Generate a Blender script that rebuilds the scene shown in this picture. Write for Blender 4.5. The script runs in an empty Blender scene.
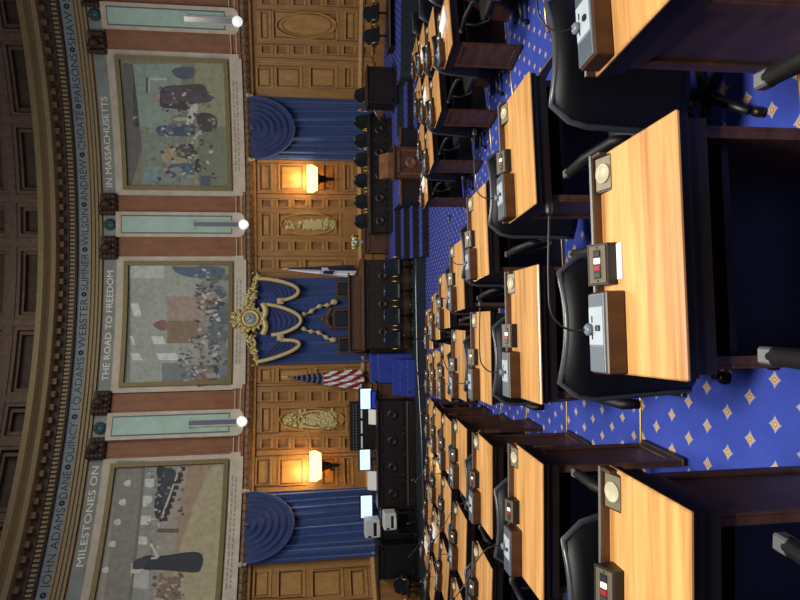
import bpy, math, random
from mathutils import Vector, Matrix
random.seed(7)
R_=math.radians
sc=bpy.context.scene; C=sc.collection
EZ=2.95                      # eye height above the well floor (world z of the camera)
F=650.0; PITCH=R_(8.0); ROLL=R_(0.6)
cp,sp=math.cos(PITCH),math.sin(PITCH)
_r=Vector((1,0,0)); _u=Vector((0,sp,cp)); FW=Vector((0,cp,-sp))
RT=_r*math.cos(ROLL)-_u*math.sin(ROLL); UP=_u*math.cos(ROLL)+_r*math.sin(ROLL)
CAM=Vector((0,0,EZ))
def ray(x,y): return (RT*((300-y)/F)+UP*((400-x)/F)+FW).normalized()
def atY(x,y,Y):
    d=ray(x,y); return CAM+d*(Y/d.y)
def atZ(x,y,z):
    d=ray(x,y); return CAM+d*((z-EZ)/d.z)
# ---------------------------------------------------------------- camera
cd=bpy.data.cameras.new('camera'); cam=bpy.data.objects.new('camera',cd); C.objects.link(cam)
m=Matrix(((-UP.x,RT.x,-FW.x,0),(-UP.y,RT.y,-FW.y,0),(-UP.z,RT.z,-FW.z,EZ),(0,0,0,1)))
cam.matrix_world=m; cd.sensor_width=36; cd.lens=36*F/800; cd.clip_start=0.02; cd.clip_end=200
sc.camera=cam
sc.view_settings.view_transform='Standard'; sc.view_settings.look='None'; sc.view_settings.gamma=1
sc.view_settings.use_curve_mapping=False; sc.view_settings.exposure=0.0
# ---------------------------------------------------------------- materials
def lin(c):
    if isinstance(c,str): c=tuple(int(c[i:i+2],16)/255 for i in (0,2,4))
    return tuple((v/12.92 if v<=.04045 else ((v+.055)/1.055)**2.4) for v in c)+(1,)
MATS={}
def mat(name,col,rough=.5,metal=0,noise=None,emit=None,estr=0,bump=None,spec=.5,rnd=0,sheen=0,coat=0,ramp2=None):
    """noise=(col2,(sx,sy,sz),detail)"""
    mt=bpy.data.materials.new(name); mt.use_nodes=True; nt=mt.node_tree; N=nt.nodes; L=nt.links
    b=N['Principled BSDF']; b.inputs['Roughness'].default_value=rough; b.inputs['Metallic'].default_value=metal
    b.inputs['Specular IOR Level'].default_value=spec
    b.inputs['Base Color'].default_value=lin(col)
    if sheen: b.inputs['Sheen Weight'].default_value=sheen
    if coat: b.inputs['Coat Weight'].default_value=coat; b.inputs['Coat Roughness'].default_value=.15
    tc=N.new('ShaderNodeTexCoord')
    if noise:
        mp=N.new('ShaderNodeMapping'); mp.inputs['Scale'].default_value=noise[1]
        L.new(tc.outputs['Object'],mp.inputs['Vector'])
        if rnd:
            oi=N.new('ShaderNodeObjectInfo'); ad=N.new('ShaderNodeVectorMath'); ad.operation='ADD'
            sc_=N.new('ShaderNodeMath'); sc_.operation='MULTIPLY'; sc_.inputs[1].default_value=37.
            L.new(oi.outputs['Random'],sc_.inputs[0]); L.new(mp.outputs[0],ad.inputs[0]); L.new(sc_.outputs[0],ad.inputs[1])
            src=ad.outputs[0]
        else: src=mp.outputs[0]
        nz=N.new('ShaderNodeTexNoise'); nz.inputs['Scale'].default_value=1; nz.inputs['Detail'].default_value=noise[2]
        nz.inputs['Roughness'].default_value=.6
        if name=='desktop_wood': nz.inputs['Distortion'].default_value=.5
        L.new(src,nz.inputs['Vector'])
        rp=N.new('ShaderNodeValToRGB'); rp.color_ramp.elements[0].position=.32; rp.color_ramp.elements[1].position=.68
        rp.color_ramp.elements[0].color=lin(noise[0]); rp.color_ramp.elements[1].color=lin(col)
        if ramp2:
            e=rp.color_ramp.elements.new(.80); e.color=lin(ramp2)
        L.new(nz.outputs['Fac'],rp.inputs['Fac'])
        out=rp.outputs['Color']
        if rnd:
            hs=N.new('ShaderNodeHueSaturation'); mr=N.new('ShaderNodeMapRange')
            mr.inputs['To Min'].default_value=1-rnd; mr.inputs['To Max'].default_value=1+rnd*.4
            L.new(oi.outputs['Random'],mr.inputs['Value']); L.new(mr.outputs[0],hs.inputs['Value']); L.new(out,hs.inputs['Color']); out=hs.outputs[0]
        L.new(out,b.inputs['Base Color'])
        if bump:
            bp=N.new('ShaderNodeBump'); bp.inputs['Strength'].default_value=bump; bp.inputs['Distance'].default_value=.01
            L.new(nz.outputs['Fac'],bp.inputs['Height']); L.new(bp.outputs[0],b.inputs['Normal'])
    if emit: b.inputs['Emission Color'].default_value=lin(emit); b.inputs['Emission Strength'].default_value=estr
    MATS[name]=mt; return mt
M_top=mat('desktop_wood','DEAC6A',.30,noise=('A47040',(1.1,18,8),9),rnd=.10,ramp2='ECBE78',spec=.5,coat=.25)
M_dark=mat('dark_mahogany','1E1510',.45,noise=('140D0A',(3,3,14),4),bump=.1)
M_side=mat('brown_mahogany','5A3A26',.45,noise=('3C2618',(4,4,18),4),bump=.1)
M_box=mat('console_walnut','482A16',.45,noise=('321C0E',(30,8,8),4))
M_oak=mat('oak_panel','A0753C',.5,noise=('88602F',(9,9,1.6),5),bump=.1)
M_oak2=mat('oak_recess','946834',.55,noise=('7A5428',(9,9,1.6),5))
M_oak3=mat('oak_molding','AE8446',.5,noise=('946C34',(9,9,3),4))
M_carv=mat('gilded_carving','CCC490',.5,noise=('948A5C',(60,60,60),3),bump=.4)
M_pil=mat('brown_pilaster','8C5830',.55,noise=('724424',(6,6,2),5))
M_dkcorb=mat('dark_corbel','4C382C',.6,noise=('2E2019',(50,50,50),4),bump=.5)
M_frame=mat('pale_plaster','C9C1B2',.6,noise=('B0A898',(3,3,3),4))
M_gold=mat('dull_gold','7C7048',.5,metal=.3,noise=('544A2C',(40,40,40),3),bump=.3)
M_giltbr=mat('bright_gilt','DCD298',.4,metal=.25,noise=('A89858',(50,50,50),3),bump=.3)
M_corn=mat('cornice_gold','9C8C66',.55,metal=.05,noise=('82724E',(20,20,20),4),bump=.2)
M_carved=mat('carved_band','80603C',.5,noise=('4A3420',(14,14,14),3),bump=.8)
M_frieze=mat('blue_grey_frieze','8C9AA2',.6,noise=('76848C',(3,3,3),4))
M_grey=mat('grey_title_band','8C9694',.6,noise=('767F7E',(3,3,3),4))
M_ink=mat('dark_lettering','20303C',.6)
M_inkg=mat('pale_lettering','F0EEDC',.6)
M_inks=mat('caption_lettering','94908A',.7)
M_turq=mat('turquoise_panel','A6C8BC',.5,noise=('92B4A8',(2,2,2),3))
M_line=mat('panel_line','3E5A60',.5)
M_coff=mat('coffer_brown','5A463C',.7,noise=('46362E',(4,4,4),4))
M_rib=mat('dome_rib','7A6250',.65,noise=('5E4A3C',(8,8,8),5),bump=.3)
M_blue=mat('blue_velvet','1B4284',.75,noise=('14346E',(3,3,30),3),sheen=.5)
M_blued=mat('blue_velvet_swag','183470',.7,noise=('10265A',(6,6,6),3),sheen=.3)
M_trim=mat('gold_braid','D0C092',.6,noise=('A8966A',(80,80,80),2),bump=.4)
M_leather=mat('black_leather','0A0B10',.55,spec=.35,noise=('07080C',(12,12,12),3),bump=.1)
M_leatherb=mat('blue_grey_leather','1C242C',.30,noise=('141A20',(12,12,12),3),bump=.12)
M_pipe=mat('chair_piping','3C4048',.3,noise=None)
M_chrome=mat('brushed_metal','8E9092',.42,metal=.8)
M_cap=mat('satin_grey_cap','585A5E',.45,metal=.3)
M_brass=mat('brass','C8A860',.3,metal=.85)
M_caster=mat('dark_brass_caster','2A2418',.4,metal=.7)
M_plate=mat('number_plate_metal','6A6450',.45,metal=.2)
M_ivory=mat('ivory_disc','AAA48A',.4)
M_black=mat('black_plastic','0C0C0E',.45)
M_gpl=mat('grey_plastic','66727E',.4)
M_grill=mat('speaker_grille','4E5A68',.5)
M_gplp=mat('pale_label','A0ACB8',.4)
M_face=mat('voting_faceplate','5A5242',.5,metal=.3)
M_red=mat('red_button','8C1A22',.4)
M_white=mat('white_button','F0EEE4',.5,emit='FFF6E8',estr=.3)
M_green=mat('dark_green_button','1E3A30',.4)
M_dbut=mat('dark_button','241820',.4)
M_paper=mat('white_paper','E8E8EA',.7)
M_printer=mat('printer_grey','C4CCCC',.5)
M_teal=mat('dark_navy_base','16222E',.8,noise=('0E1822',(20,20,20),3))
M_screen=mat('lit_monitor_screen','101010',.3,emit='BAD4FF',estr=1.7)
M_screenb=mat('blue_monitor_screen','101010',.3,emit='2A48C8',estr=.5)
M_shade=mat('lit_lamp_shade','FFE0A0',.5,emit='FFD48C',estr=2.4)
M_capw=mat('white_glass_tip','F4F8F8',.3,emit='F0FAFF',estr=.65)
M_tube=mat('blue_grey_glass_tube','5C7088',.2,spec=.7)
M_flagw=mat('white_flag_cloth','E4E8F0',.7)
M_flagb=mat('navy_flag_cloth','1A2250',.7)
M_flagr=mat('red_flag_cloth','8C2030',.7)
M_clock=mat('clock_dial','9AA4AC',.4)
M_flow=mat('white_petals','E8ECF4',.6)
M_leaf=mat('green_leaves','5E7A38',.6)
M_lect=mat('lectern_wood','7E563A',.45,noise=('5C3C28',(6,6,12),4))
M_flowp=mat('yellow_petals','C8A838',.6)
def carpet():
    mt=bpy.data.materials.new('blue_carpet'); mt.use_nodes=True; nt=mt.node_tree; N=nt.nodes; L=nt.links
    b=N['Principled BSDF']; b.inputs['Roughness'].default_value=.9; b.inputs['Specular IOR Level'].default_value=.15
    tc=N.new('ShaderNodeTexCoord'); sx=N.new('ShaderNodeSeparateXYZ'); L.new(tc.outputs['Object'],sx.inputs[0])
    def mth(op,a,bb=None,c=None):
        n=N.new('ShaderNodeMath'); n.operation=op
        for i,v in enumerate((a,bb,c)):
            if v is None: continue
            if isinstance(v,(int,float)): n.inputs[i].default_value=v
            else: L.new(v,n.inputs[i])
        return n.outputs[0]
    ax,ay=.180,.300
    def cell(ox,oy):
        fx=mth('SUBTRACT',mth('FRACT',mth('ADD',mth('DIVIDE',sx.outputs[0],ax),ox)),.5)
        fy=mth('SUBTRACT',mth('FRACT',mth('ADD',mth('DIVIDE',sx.outputs[1],ay),oy)),.5)
        x=mth('ABSOLUTE',mth('MULTIPLY',fx,ax)); y=mth('ABSOLUTE',mth('MULTIPLY',fy,ay)); return x,y
    def star(c,r,p=.62):
        x,y=c
        s=mth('ADD',mth('POWER',mth('DIVIDE',x,r),p),mth('POWER',mth('DIVIDE',y,r),p))
        return mth('LESS_THAN',s,1.0)
    def disc(c,r):
        x,y=c; s=mth('SQRT',mth('ADD',mth('MULTIPLY',x,x),mth('MULTIPLY',y,y))); return mth('LESS_THAN',s,r)
    def ringf(c,r0,r1):
        x,y=c; s=mth('SQRT',mth('ADD',mth('MULTIPLY',x,x),mth('MULTIPLY',y,y)))
        return mth('MULTIPLY',mth('GREATER_THAN',s,r0),mth('LESS_THAN',s,r1))
    c1=cell(.86,.10); c2=cell(.36,.60)
    st=mth('MAXIMUM',star(c1,.038,.78),star(c2,.038,.78))
    dc=mth('MAXIMUM',disc(c1,.016),disc(c2,.016))
    rd=mth('MAXIMUM',ringf(c1,.007,.012),ringf(c2,.007,.012))
    nz=N.new('ShaderNodeTexNoise'); nz.inputs['Scale'].default_value=5; nz.inputs['Detail'].default_value=4; L.new(tc.outputs['Object'],nz.inputs['Vector'])
    rp=N.new('ShaderNodeValToRGB'); rp.color_ramp.elements[0].color=lin('2A3A8A'); rp.color_ramp.elements[1].color=lin('384AA6'); L.new(nz.outputs['Fac'],rp.inputs['Fac'])
    def mix(f,a,bcol):
        n=N.new('ShaderNodeMix'); n.data_type='RGBA'; L.new(f,n.inputs[0]); L.new(a,n.inputs[6])
        n.inputs[7].default_value=lin(bcol); return n.outputs[2]
    sn=N.new('ShaderNodeSeparateXYZ'); L.new(tc.outputs['Normal'],sn.inputs[0]); flat=mth('GREATER_THAN',mth('ABSOLUTE',sn.outputs[2]),.5)   # risers are plain
    st=mth('MULTIPLY',st,flat); dc=mth('MULTIPLY',dc,flat); rd=mth('MULTIPLY',rd,flat)
    o=mix(st,rp.outputs[0],'928C92'); o=mix(dc,o,'C0A070'); o=mix(rd,o,'8A6244')
    L.new(o,b.inputs['Base Color'])
    n2=N.new('ShaderNodeTexNoise'); n2.inputs['Scale'].default_value=260; L.new(tc.outputs['Object'],n2.inputs['Vector'])
    bp=N.new('ShaderNodeBump'); bp.inputs['Strength'].default_value=.25; bp.inputs['Distance'].default_value=.004
    L.new(n2.outputs['Fac'],bp.inputs['Height']); L.new(bp.outputs[0],b.inputs['Normal'])
    return mt
M_carpet=carpet()
# ---------------------------------------------------------------- mesh builder
class MB:
    def __init__(s): s.v=[]; s.f=[]; s.m=[]; s.mats=[]; s.cur=0; s.sm=[]; s.smooth=False
    def use(s,mt):
        if mt not in s.mats: s.mats.append(mt)
        s.cur=s.mats.index(mt); return s
    def add(s,vs,fs,smooth=None):
        o=len(s.v); s.v+= [Vector(v) for v in vs]
        for f in fs: s.f.append([i+o for i in f]); s.m.append(s.cur); s.sm.append(s.smooth if smooth is None else smooth)
        return s
    def box(s,x0,x1,y0,y1,z0,z1,T=None,bev=0):
        if bev>0:
            b=min(bev,(x1-x0)/2.01,(y1-y0)/2.01,(z1-z0)/2.01)
            # chamfered box: 24 verts
            X=(x0,x0+b,x1-b,x1);Y=(y0,y0+b,y1-b,y1);Z=(z0,z0+b,z1-b,z1)
            vs=[];idx={}
            for i in range(4):
                for j in range(4):
                    for k in range(4):
                        e=(i in(0,3))+(j in(0,3))+(k in(0,3))
                        if e==1 :
                            idx[(i,j,k)]=len(vs); vs.append((X[i],Y[j],Z[k]))
            g=lambda i,j,k: idx[(i,j,k)]
            fs=[]
            for a,(lo) in ((0,0),(0,3),(1,0),(1,3),(2,0),(2,3)):
                def q(p,r):
                    t=[0,0,0]; t[a]=lo; o=[n for n in range(3) if n!=a]; t[o[0]]=p; t[o[1]]=r; return g(*t)
                fs.append([q(1,1),q(2,1),q(2,2),q(1,2)])
            # edges
            for a in range(3):
                o=[n for n in range(3) if n!=a]
                for p in (0,3):
                    for r in (0,3):
                        pi=1 if p==0 else 2; ri=1 if r==0 else 2
                        def q2(av,pp,rr):
                            t=[0,0,0]; t[a]=av; t[o[0]]=pp; t[o[1]]=rr; return g(*t)
                        fs.append([q2(1,p,ri),q2(2,p,ri),q2(2,pi,r),q2(1,pi,r)])
            for i in (0,3):
                for j in (0,3):
                    for k in (0,3):
                        ii=1 if i==0 else 2; jj=1 if j==0 else 2; kk=1 if k==0 else 2
                        fs.append([g(i,jj,kk),g(ii,j,kk),g(ii,jj,k)])
        else:
            vs=[(x,y,z) for x in (x0,x1) for y in (y0,y1) for z in (z0,z1)]
            fs=[(0,1,3,2),(4,6,7,5),(0,4,5,1),(2,3,7,6),(0,2,6,4),(1,5,7,3)]
        if T: vs=[T@Vector(v) for v in vs]
        return s.add(vs,fs)
    def hexa(s,p):   # 8 points, bottom 4 ccw, top 4 ccw
        return s.add(p,[(0,1,2,3),(4,5,6,7),(0,1,5,4),(1,2,6,5),(2,3,7,6),(3,0,4,7)])
    def tube(s,pts,r,n=8,caps=True,smooth=True):
        pts=[Vector(p) for p in pts]; rs=r if isinstance(r,(list,tuple)) else [r]*len(pts)
        vs=[];fs=[]; up=None
        for i,p in enumerate(pts):
            t=(pts[min(i+1,len(pts)-1)]-pts[max(i-1,0)]).normalized()
            if up is None:
                up=Vector((0,0,1)) if abs(t.z)<.9 else Vector((1,0,0))
            a=t.cross(up).normalized(); b=a.cross(t).normalized(); up=b
            for k in range(n):
                an=2*math.pi*k/n; vs.append(p+(a*math.cos(an)+b*math.sin(an))*rs[i])
        for i in range(len(pts)-1):
            for k in range(n):
                k2=(k+1)%n; fs.append((i*n+k,i*n+k2,(i+1)*n+k2,(i+1)*n+k))
        if caps: fs+= [tuple(range(n)),tuple(range((len(pts)-1)*n,len(pts)*n))]
        return s.add(vs,fs,smooth)
    def lathe(s,prof,c=(0,0,0),n=16,axis='z',T=None,smooth=True):
        vs=[];fs=[]
        for r,z in prof:
            for k in range(n):
                a=2*math.pi*k/n; p=Vector((r*math.cos(a),r*math.sin(a),z))
                if axis=='y': p=Vector((p.x,p.z,p.y))
                if axis=='x': p=Vector((p.z,p.x,p.y))
                p=p+Vector(c)
                if T: p=T@p
                vs.append(p)
        for i in range(len(prof)-1):
            for k in range(n):
                k2=(k+1)%n; fs.append((i*n+k,i*n+k2,(i+1)*n+k2,(i+1)*n+k))
        fs+=[tuple(range(n)),tuple(range((len(prof)-1)*n,len(prof)*n))]
        return s.add(vs,fs,smooth)
    def ball(s,c,r,n=8,T=None):
        rx,ry,rz=r if isinstance(r,(tuple,list)) else (r,r,r); vs=[];fs=[]; m=max(4,n//2+1)
        for i in range(m+1):
            th=math.pi*i/m
            for k in range(n):
                a=2*math.pi*k/n; p=Vector((rx*math.sin(th)*math.cos(a),ry*math.sin(th)*math.sin(a),rz*math.cos(th)))
                if T: p=T@p
                vs.append(p+Vector(c))
        for i in range(m):
            for k in range(n):
                k2=(k+1)%n; fs.append((i*n+k,i*n+k2,(i+1)*n+k2,(i+1)*n+k))
        return s.add(vs,fs,True)
    def grid(s,fn,nu,nv,smooth=True):
        vs=[fn(i/nu,j/nv) for i in range(nu+1) for j in range(nv+1)]
        fs=[(i*(nv+1)+j,(i+1)*(nv+1)+j,(i+1)*(nv+1)+j+1,i*(nv+1)+j+1) for i in range(nu) for j in range(nv)]
        return s.add(vs,fs,smooth)
    def build(s,name,mt=None,parent=None,loc=None):
        me=bpy.data.meshes.new(name); off=Vector((0,0,0)); p=parent
        while p: off+=Vector(p.location); p=p.parent
        if loc is not None: off+=Vector(loc)
        me.from_pydata([tuple(v-off) for v in s.v],[],s.f)
        ml=s.mats if s.mats else [mt]
        for q in ml: me.materials.append(q)
        for pl,mi,sm in zip(me.polygons,s.m,s.sm): pl.material_index=mi if s.mats else 0; pl.use_smooth=sm
        import bmesh
        bm=bmesh.new(); bm.from_mesh(me); bmesh.ops.remove_doubles(bm,verts=bm.verts,dist=1e-6)
        bmesh.ops.recalc_face_normals(bm,faces=bm.faces); bm.to_mesh(me); bm.free()
        o=bpy.data.objects.new(name,me); C.objects.link(o)
        if parent: o.parent=parent
        if loc is not None: o.location=loc
        return o
def tag(o,label=None,cat=None,group=None,kind=None):
    if label: o['label']=label
    if cat: o['category']=cat
    if group: o['group']=group
    if kind: o['kind']=kind
    return o
def thing(name,loc,label,cat,group=None):
    o=bpy.data.objects.new(name,None); C.objects.link(o); o.location=loc; o.empty_display_size=.1
    return tag(o,label,cat,group)
def struct(o): o['kind']='structure'; return o
def dup(o,loc,rz,label,group=None):
    r=o.copy(); C.objects.link(r); r.location=loc; r.rotation_euler=(0,0,rz); r['label']=label
    if group: r['group']=group
    def rec(src,dst):
        for ch in list(src.children):
            c=ch.copy(); C.objects.link(c); c.parent=dst; rec(ch,c)
    rec(o,r); return r
# ---------------------------------------------------------------- curved wall
S=1.25
def circ(p,q,r):
    ax,ay=p;bx,by=q;cx,cy=r; d=2*(ax*(by-cy)+bx*(cy-ay)+cx*(ay-by))
    ux=((ax*ax+ay*ay)*(by-cy)+(bx*bx+by*by)*(cy-ay)+(cx*cx+cy*cy)*(ay-by))/d
    uy=((ax*ax+ay*ay)*(cx-bx)+(bx*bx+by*by)*(ax-cx)+(cx*cx+cy*cy)*(bx-ax))/d
    return ux,uy,math.hypot(ax-ux,ay-uy)
# three wall points read off the text frieze (depths at one constant height)
HF=.318*16*S
def frz(x,y): d=ray(x,y); return CAM+d*(HF/d.z)
_p=[frz(46,600),frz(88,250),frz(69,0)]
WX,WY,WR=circ((_p[0].x,_p[0].y),(_p[1].x,_p[1].y),(_p[2].x,_p[2].y))
def cyl(ph,z,d=0): r=WR-d; return Vector((WX+r*math.sin(ph),WY+r*math.cos(ph),z))
def W(x,y,d=0):
    v=ray(x,y); r=WR-d; ox,oy=-WX,-WY
    a=v.x*v.x+v.y*v.y; b=2*(ox*v.x+oy*v.y); c=ox*ox+oy*oy-r*r
    t=(-b+math.sqrt(b*b-4*a*c))/(2*a); p=CAM+v*t
    return math.atan2(p.x-WX,p.y-WY),p.z
def PH(y,x=250): return W(x,y)[0]
def WZ(x,y=250): return W(x,y)[1]
def wbox(b,p0,p1,z0,z1,d1,d0=0,seg=None):
    """box on the wall between angles p0,p1, heights z0,z1, from depth d0 to d1 into the room"""
    if p0>p1: p0,p1=p1,p0
    if z0>z1: z0,z1=z1,z0
    n=seg or max(1,int((p1-p0)/.012)+1); vs=[];fs=[]
    for i in range(n+1):
        p=p0+(p1-p0)*i/n
        vs+= [cyl(p,z0,d0),cyl(p,z1,d0),cyl(p,z1,d1),cyl(p,z0,d1)]
    for i in range(n):
        a=i*4; c=a+4
        for k in range(4): fs.append((a+k,a+(k+1)%4,c+(k+1)%4,c+k))
    fs+=[(0,1,2,3),(n*4,n*4+1,n*4+2,n*4+3)]
    return b.add(vs,fs)
def wrev(b,prof,p0,p1,n=192,smooth=False):
    """profile [(depth,z)] swept round the wall"""
    vs=[];fs=[];k=len(prof)
    for i in range(n+1):
        p=p0+(p1-p0)*i/n
        for d,z in prof: vs.append(cyl(p,z,d))
    for i in range(n):
        for j in range(k): fs.append((i*k+j,i*k+(j+1)%k,(i+1)*k+(j+1)%k,(i+1)*k+j))
    fs+=[tuple(range(k)),tuple(range(n*k,n*k+k))]
    return b.add(vs,fs,smooth)
PA,PB=PH(600)-.55,PH(0)+.6
zc=lambda x: WZ(x,250)
# z levels (x in photo at the middle of the wall)
Z_dome=zc(54);Z_mod0=zc(65);Z_den0=zc(73);Z_fr1=zc(80);Z_fr0=zc(92.5);Z_ar0=zc(103);Z_tb1=zc(105);Z_tb0=zc(118)
Z_mu1=Z_tb0;Z_mu0=zc(245);Z_en0=zc(254)
FLOORZ=0.0
# ---- wall shell
b=MB(); wbox(b,PA,PB,FLOORZ,Z_en0+.05,0,-.3,seg=192); struct(b.build('wall_back',M_oak2))
b=MB(); wbox(b,PA,PB,Z_en0+.05,Z_dome+.1,0,-.3,seg=192); struct(b.build('wall_back_upper',M_pil))
# ---- entablature (bottom of murals)
b=MB(); zt=zc(240)
wrev(b,[(0,zc(238)),(.10,zc(238)),(.16,zc(239.5)),(.16,zc(241.5)),(.22,zc(242)),(.22,zc(244)),(.28,zc(244.5)),(.28,zc(246.5)),(.2,zc(247)),(0,zc(247))],PA,PB)
struct(b.build('trim_1',M_pil))
b=MB(); wrev(b,[(.05,zc(236.5)),(.13,zc(236.5)),(.13,zc(237.5)),(.05,zc(237.5))],PA,PB); wrev(b,[(.2,zc(242)),(.235,zc(242)),(.235,zc(242.9)),(.2,zc(242.9))],PA,PB); struct(b.build('trim_15',M_frame))
b=MB(); zz0,zz1=zc(254),zc(247)
wrev(b,[(0,zz1),(.22,zz1),(.25,(zz0+zz1)/2),(.20,zz0),(0,zz0)],PA,PB)
np_=150
for i in range(np_):
    p=PA+(PB-PA)*(i+.5)/np_; b.ball(cyl(p,(zz0+zz1)/2,.23),(.05,.05,.085),6)
struct(b.build('trim_2',M_carved))
b=MB(); wrev(b,[(0,zc(254)),(.14,zc(254)),(.12,zc(257)),(0,zc(257))],PA,PB); struct(b.build('trim_3',M_oak3))
# ---- upper cornice
b=MB(); wrev(b,[(-.2,Z_dome+.05),(1.0,Z_dome+.05),(1.02,Z_dome-.10),(.9,Z_dome-.14),(.86,zc(59)),(.74,zc(61)),(.7,Z_mod0),(-.2,Z_mod0)],PA,PB); struct(b.build('trim_4',M_corn))
b=MB(); wrev(b,[(0,Z_mod0),(.30,Z_mod0),(.30,Z_den0),(0,Z_den0)],PA,PB)
nm=int((PB-PA)/(PH(300)-PH(312)))
for i in range(nm):
    p=PA+(PB-PA)*(i+.5)/nm; w=.0055
    b.use(M_corn); wbox(b,p-w,p+w,Z_mod0,Z_den0+.08,.50,.3,seg=1); b.use(M_dkcorb)
b.m=[ (0 if m==0 else m) for m in b.m]
# material slots: first faces are the band
b.mats=[M_carved,M_dkcorb]
b.m=[1]*(4*192+2)+[0]*(len(b.m)-(4*192+2))
struct(b.build('trim_5',M_corn))
b=MB(); b.use(M_dkcorb); wrev(b,[(0,Z_den0),(.24,Z_den0),(.24,Z_fr1),(0,Z_fr1)],PA,PB); b.use(M_corn)
nd=int((PB-PA)/(PH(300)-PH(303.9)))
for i in range(nd):
    p=PA+(PB-PA)*(i+.5)/nd; w=.0021
    wbox(b,p-w,p+w,Z_den0-.02,Z_fr1+.03,.30,.24,seg=1)
struct(b.build('trim_6'))
b=MB(); wrev(b,[(0,Z_fr1),(.12,Z_fr1),(.12,Z_fr0),(0,Z_fr0)],PA,PB); frieze=struct(b.build('trim_7',M_frieze))
b=MB(); wrev(b,[(0,Z_fr0),(.26,Z_fr0),(.26,zc(94)),(.2,zc(94.5)),(.2,zc(97)),(.14,zc(97.5)),(.14,zc(100)),(.08,zc(100.5)),(.08,Z_ar0),(0,Z_ar0)],PA,PB); struct(b.build('trim_8',M_corn))
b=MB(); wrev(b,[(0,Z_tb1),(.05,Z_tb1),(.05,Z_tb0),(0,Z_tb0)],PA,PB); tband=struct(b.build('trim_9',M_grey))
# ---- lettering
def text_mesh(txt,size=1.0,bold=0):
    cu=bpy.data.curves.new('t','FONT'); cu.body=txt; cu.size=size; cu.extrude=0; cu.resolution_u=3; cu.offset=bold
    o=bpy.data.objects.new('t',cu); C.objects.link(o)
    dg=bpy.context.evaluated_depsgraph_get(); me=bpy.data.meshes.new_from_object(o.evaluated_get(dg))
    vs=[v.co.copy() for v in me.vertices]; fs=[list(p.vertices) for p in me.polygons]
    bpy.data.objects.remove(o); bpy.data.curves.remove(cu); bpy.data.meshes.remove(me); return vs,fs
def wtext(b,txt,y0,y1,z0,h,d,xr,bold=0.0):
    """lay text on the wall so that it runs from photo row y0 to y1"""
    vs,fs=text_mesh(txt,1,bold)
    if not vs: return
    mx=max(v.x for v in vs); mn=min(v.x for v in vs); my=max(v.y for v in vs)
    p0,p1=PH(y0,xr),PH(y1,xr)
    b.add([cyl(p0+(p1-p0)*(v.x-mn)/(mx-mn),z0+h*v.y/.72,d) for v in vs],fs,False)
b=MB(); hh=Z_fr1-Z_fr0
names=[('N',608,601),('JOHN ADAMS',588,508),('DANE',499,472),('QUINCY',463,423),('J.Q.ADAMS',412,358),('WEBSTER',349,299),('SUMNER',291,254),('WILSON',246,209),('ANDREW',201,160),('CHOATE',150,111),('PARSONS',102,54),('SHAW',46,12),('S',2,-3)]
for t,a,c in names: wtext(b,t,a,c,Z_fr0+hh*.2,hh*.6,.124,80)
for i in range(len(names)-1):
    ym=(names[i][2]+names[i+1][1])/2; p=PH(ym,80); zc_=Z_fr0+hh*.5
    for k in range(6):
        a=k*math.pi/3; b.ball(cyl(p+.05*math.cos(a)/WR,zc_+.05*math.sin(a),.125),(.03,.03,.03),6)
b.build('inscription',M_ink,frieze)
b=MB(); ht=Z_tb1-Z_tb0
for t,a,c in [('MILESTONES ON',565,466),('THE ROAD TO FREEDOM',381,271),('IN MASSACHUSETTS',187,97)]:
    wtext(b,t,a,c,Z_tb0+ht*.30,ht*.5,.054,112,0)
b.build('inscription',M_inkg,tband)
# ---- pilaster bays : photo rows
pil=[(457,440),(413,393),(257,238),(213,195),(52,32),(5,-16)]
k=0
for a,c in pil:
    t=thing('pilaster',cyl((PH(a,180)+PH(c,180))/2,Z_mu0-.02,.05),'','pilaster','brown pilasters between the murals')
    nth=['brown pilaster beside the lowest mural in the photo','brown pilaster below the middle mural in the photo','brown pilaster just above the middle mural in the photo','brown pilaster just below the upper mural of the photo','brown pilaster just above the upper mural of the photo','brown pilaster at the very top edge of the photo']
    t['label']=nth[k]; k+=1
    b=MB(); wbox(b,PH(a,180),PH(c,180),zc(238),Z_tb0,.10,.0); wbox(b,PH(a-3,180),PH(c+3,180),zc(236),zc(121),.115,.10); b.build('shaft',M_pil,t)
    b=MB(); p0,p1=PH(a+3,112),PH(c-1,112); wbox(b,p0,p1,Z_tb0-.03,Z_ar0,.22,.05)
    for q in range(14):
        fx=(q%4+.5)/4; fz=(q//4+.5)/4
        b.ball(cyl(p0+(p1-p0)*fx,Z_tb0+(Z_ar0-Z_tb0)*fz,.24),(.09,.08,.09),7)
    b.ball(cyl((p0+p1)/2,(Z_tb0+Z_ar0)/2+.04,.34),(.12,.12,.15),8)
    b.build('corbel',M_dkcorb,t)
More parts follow.
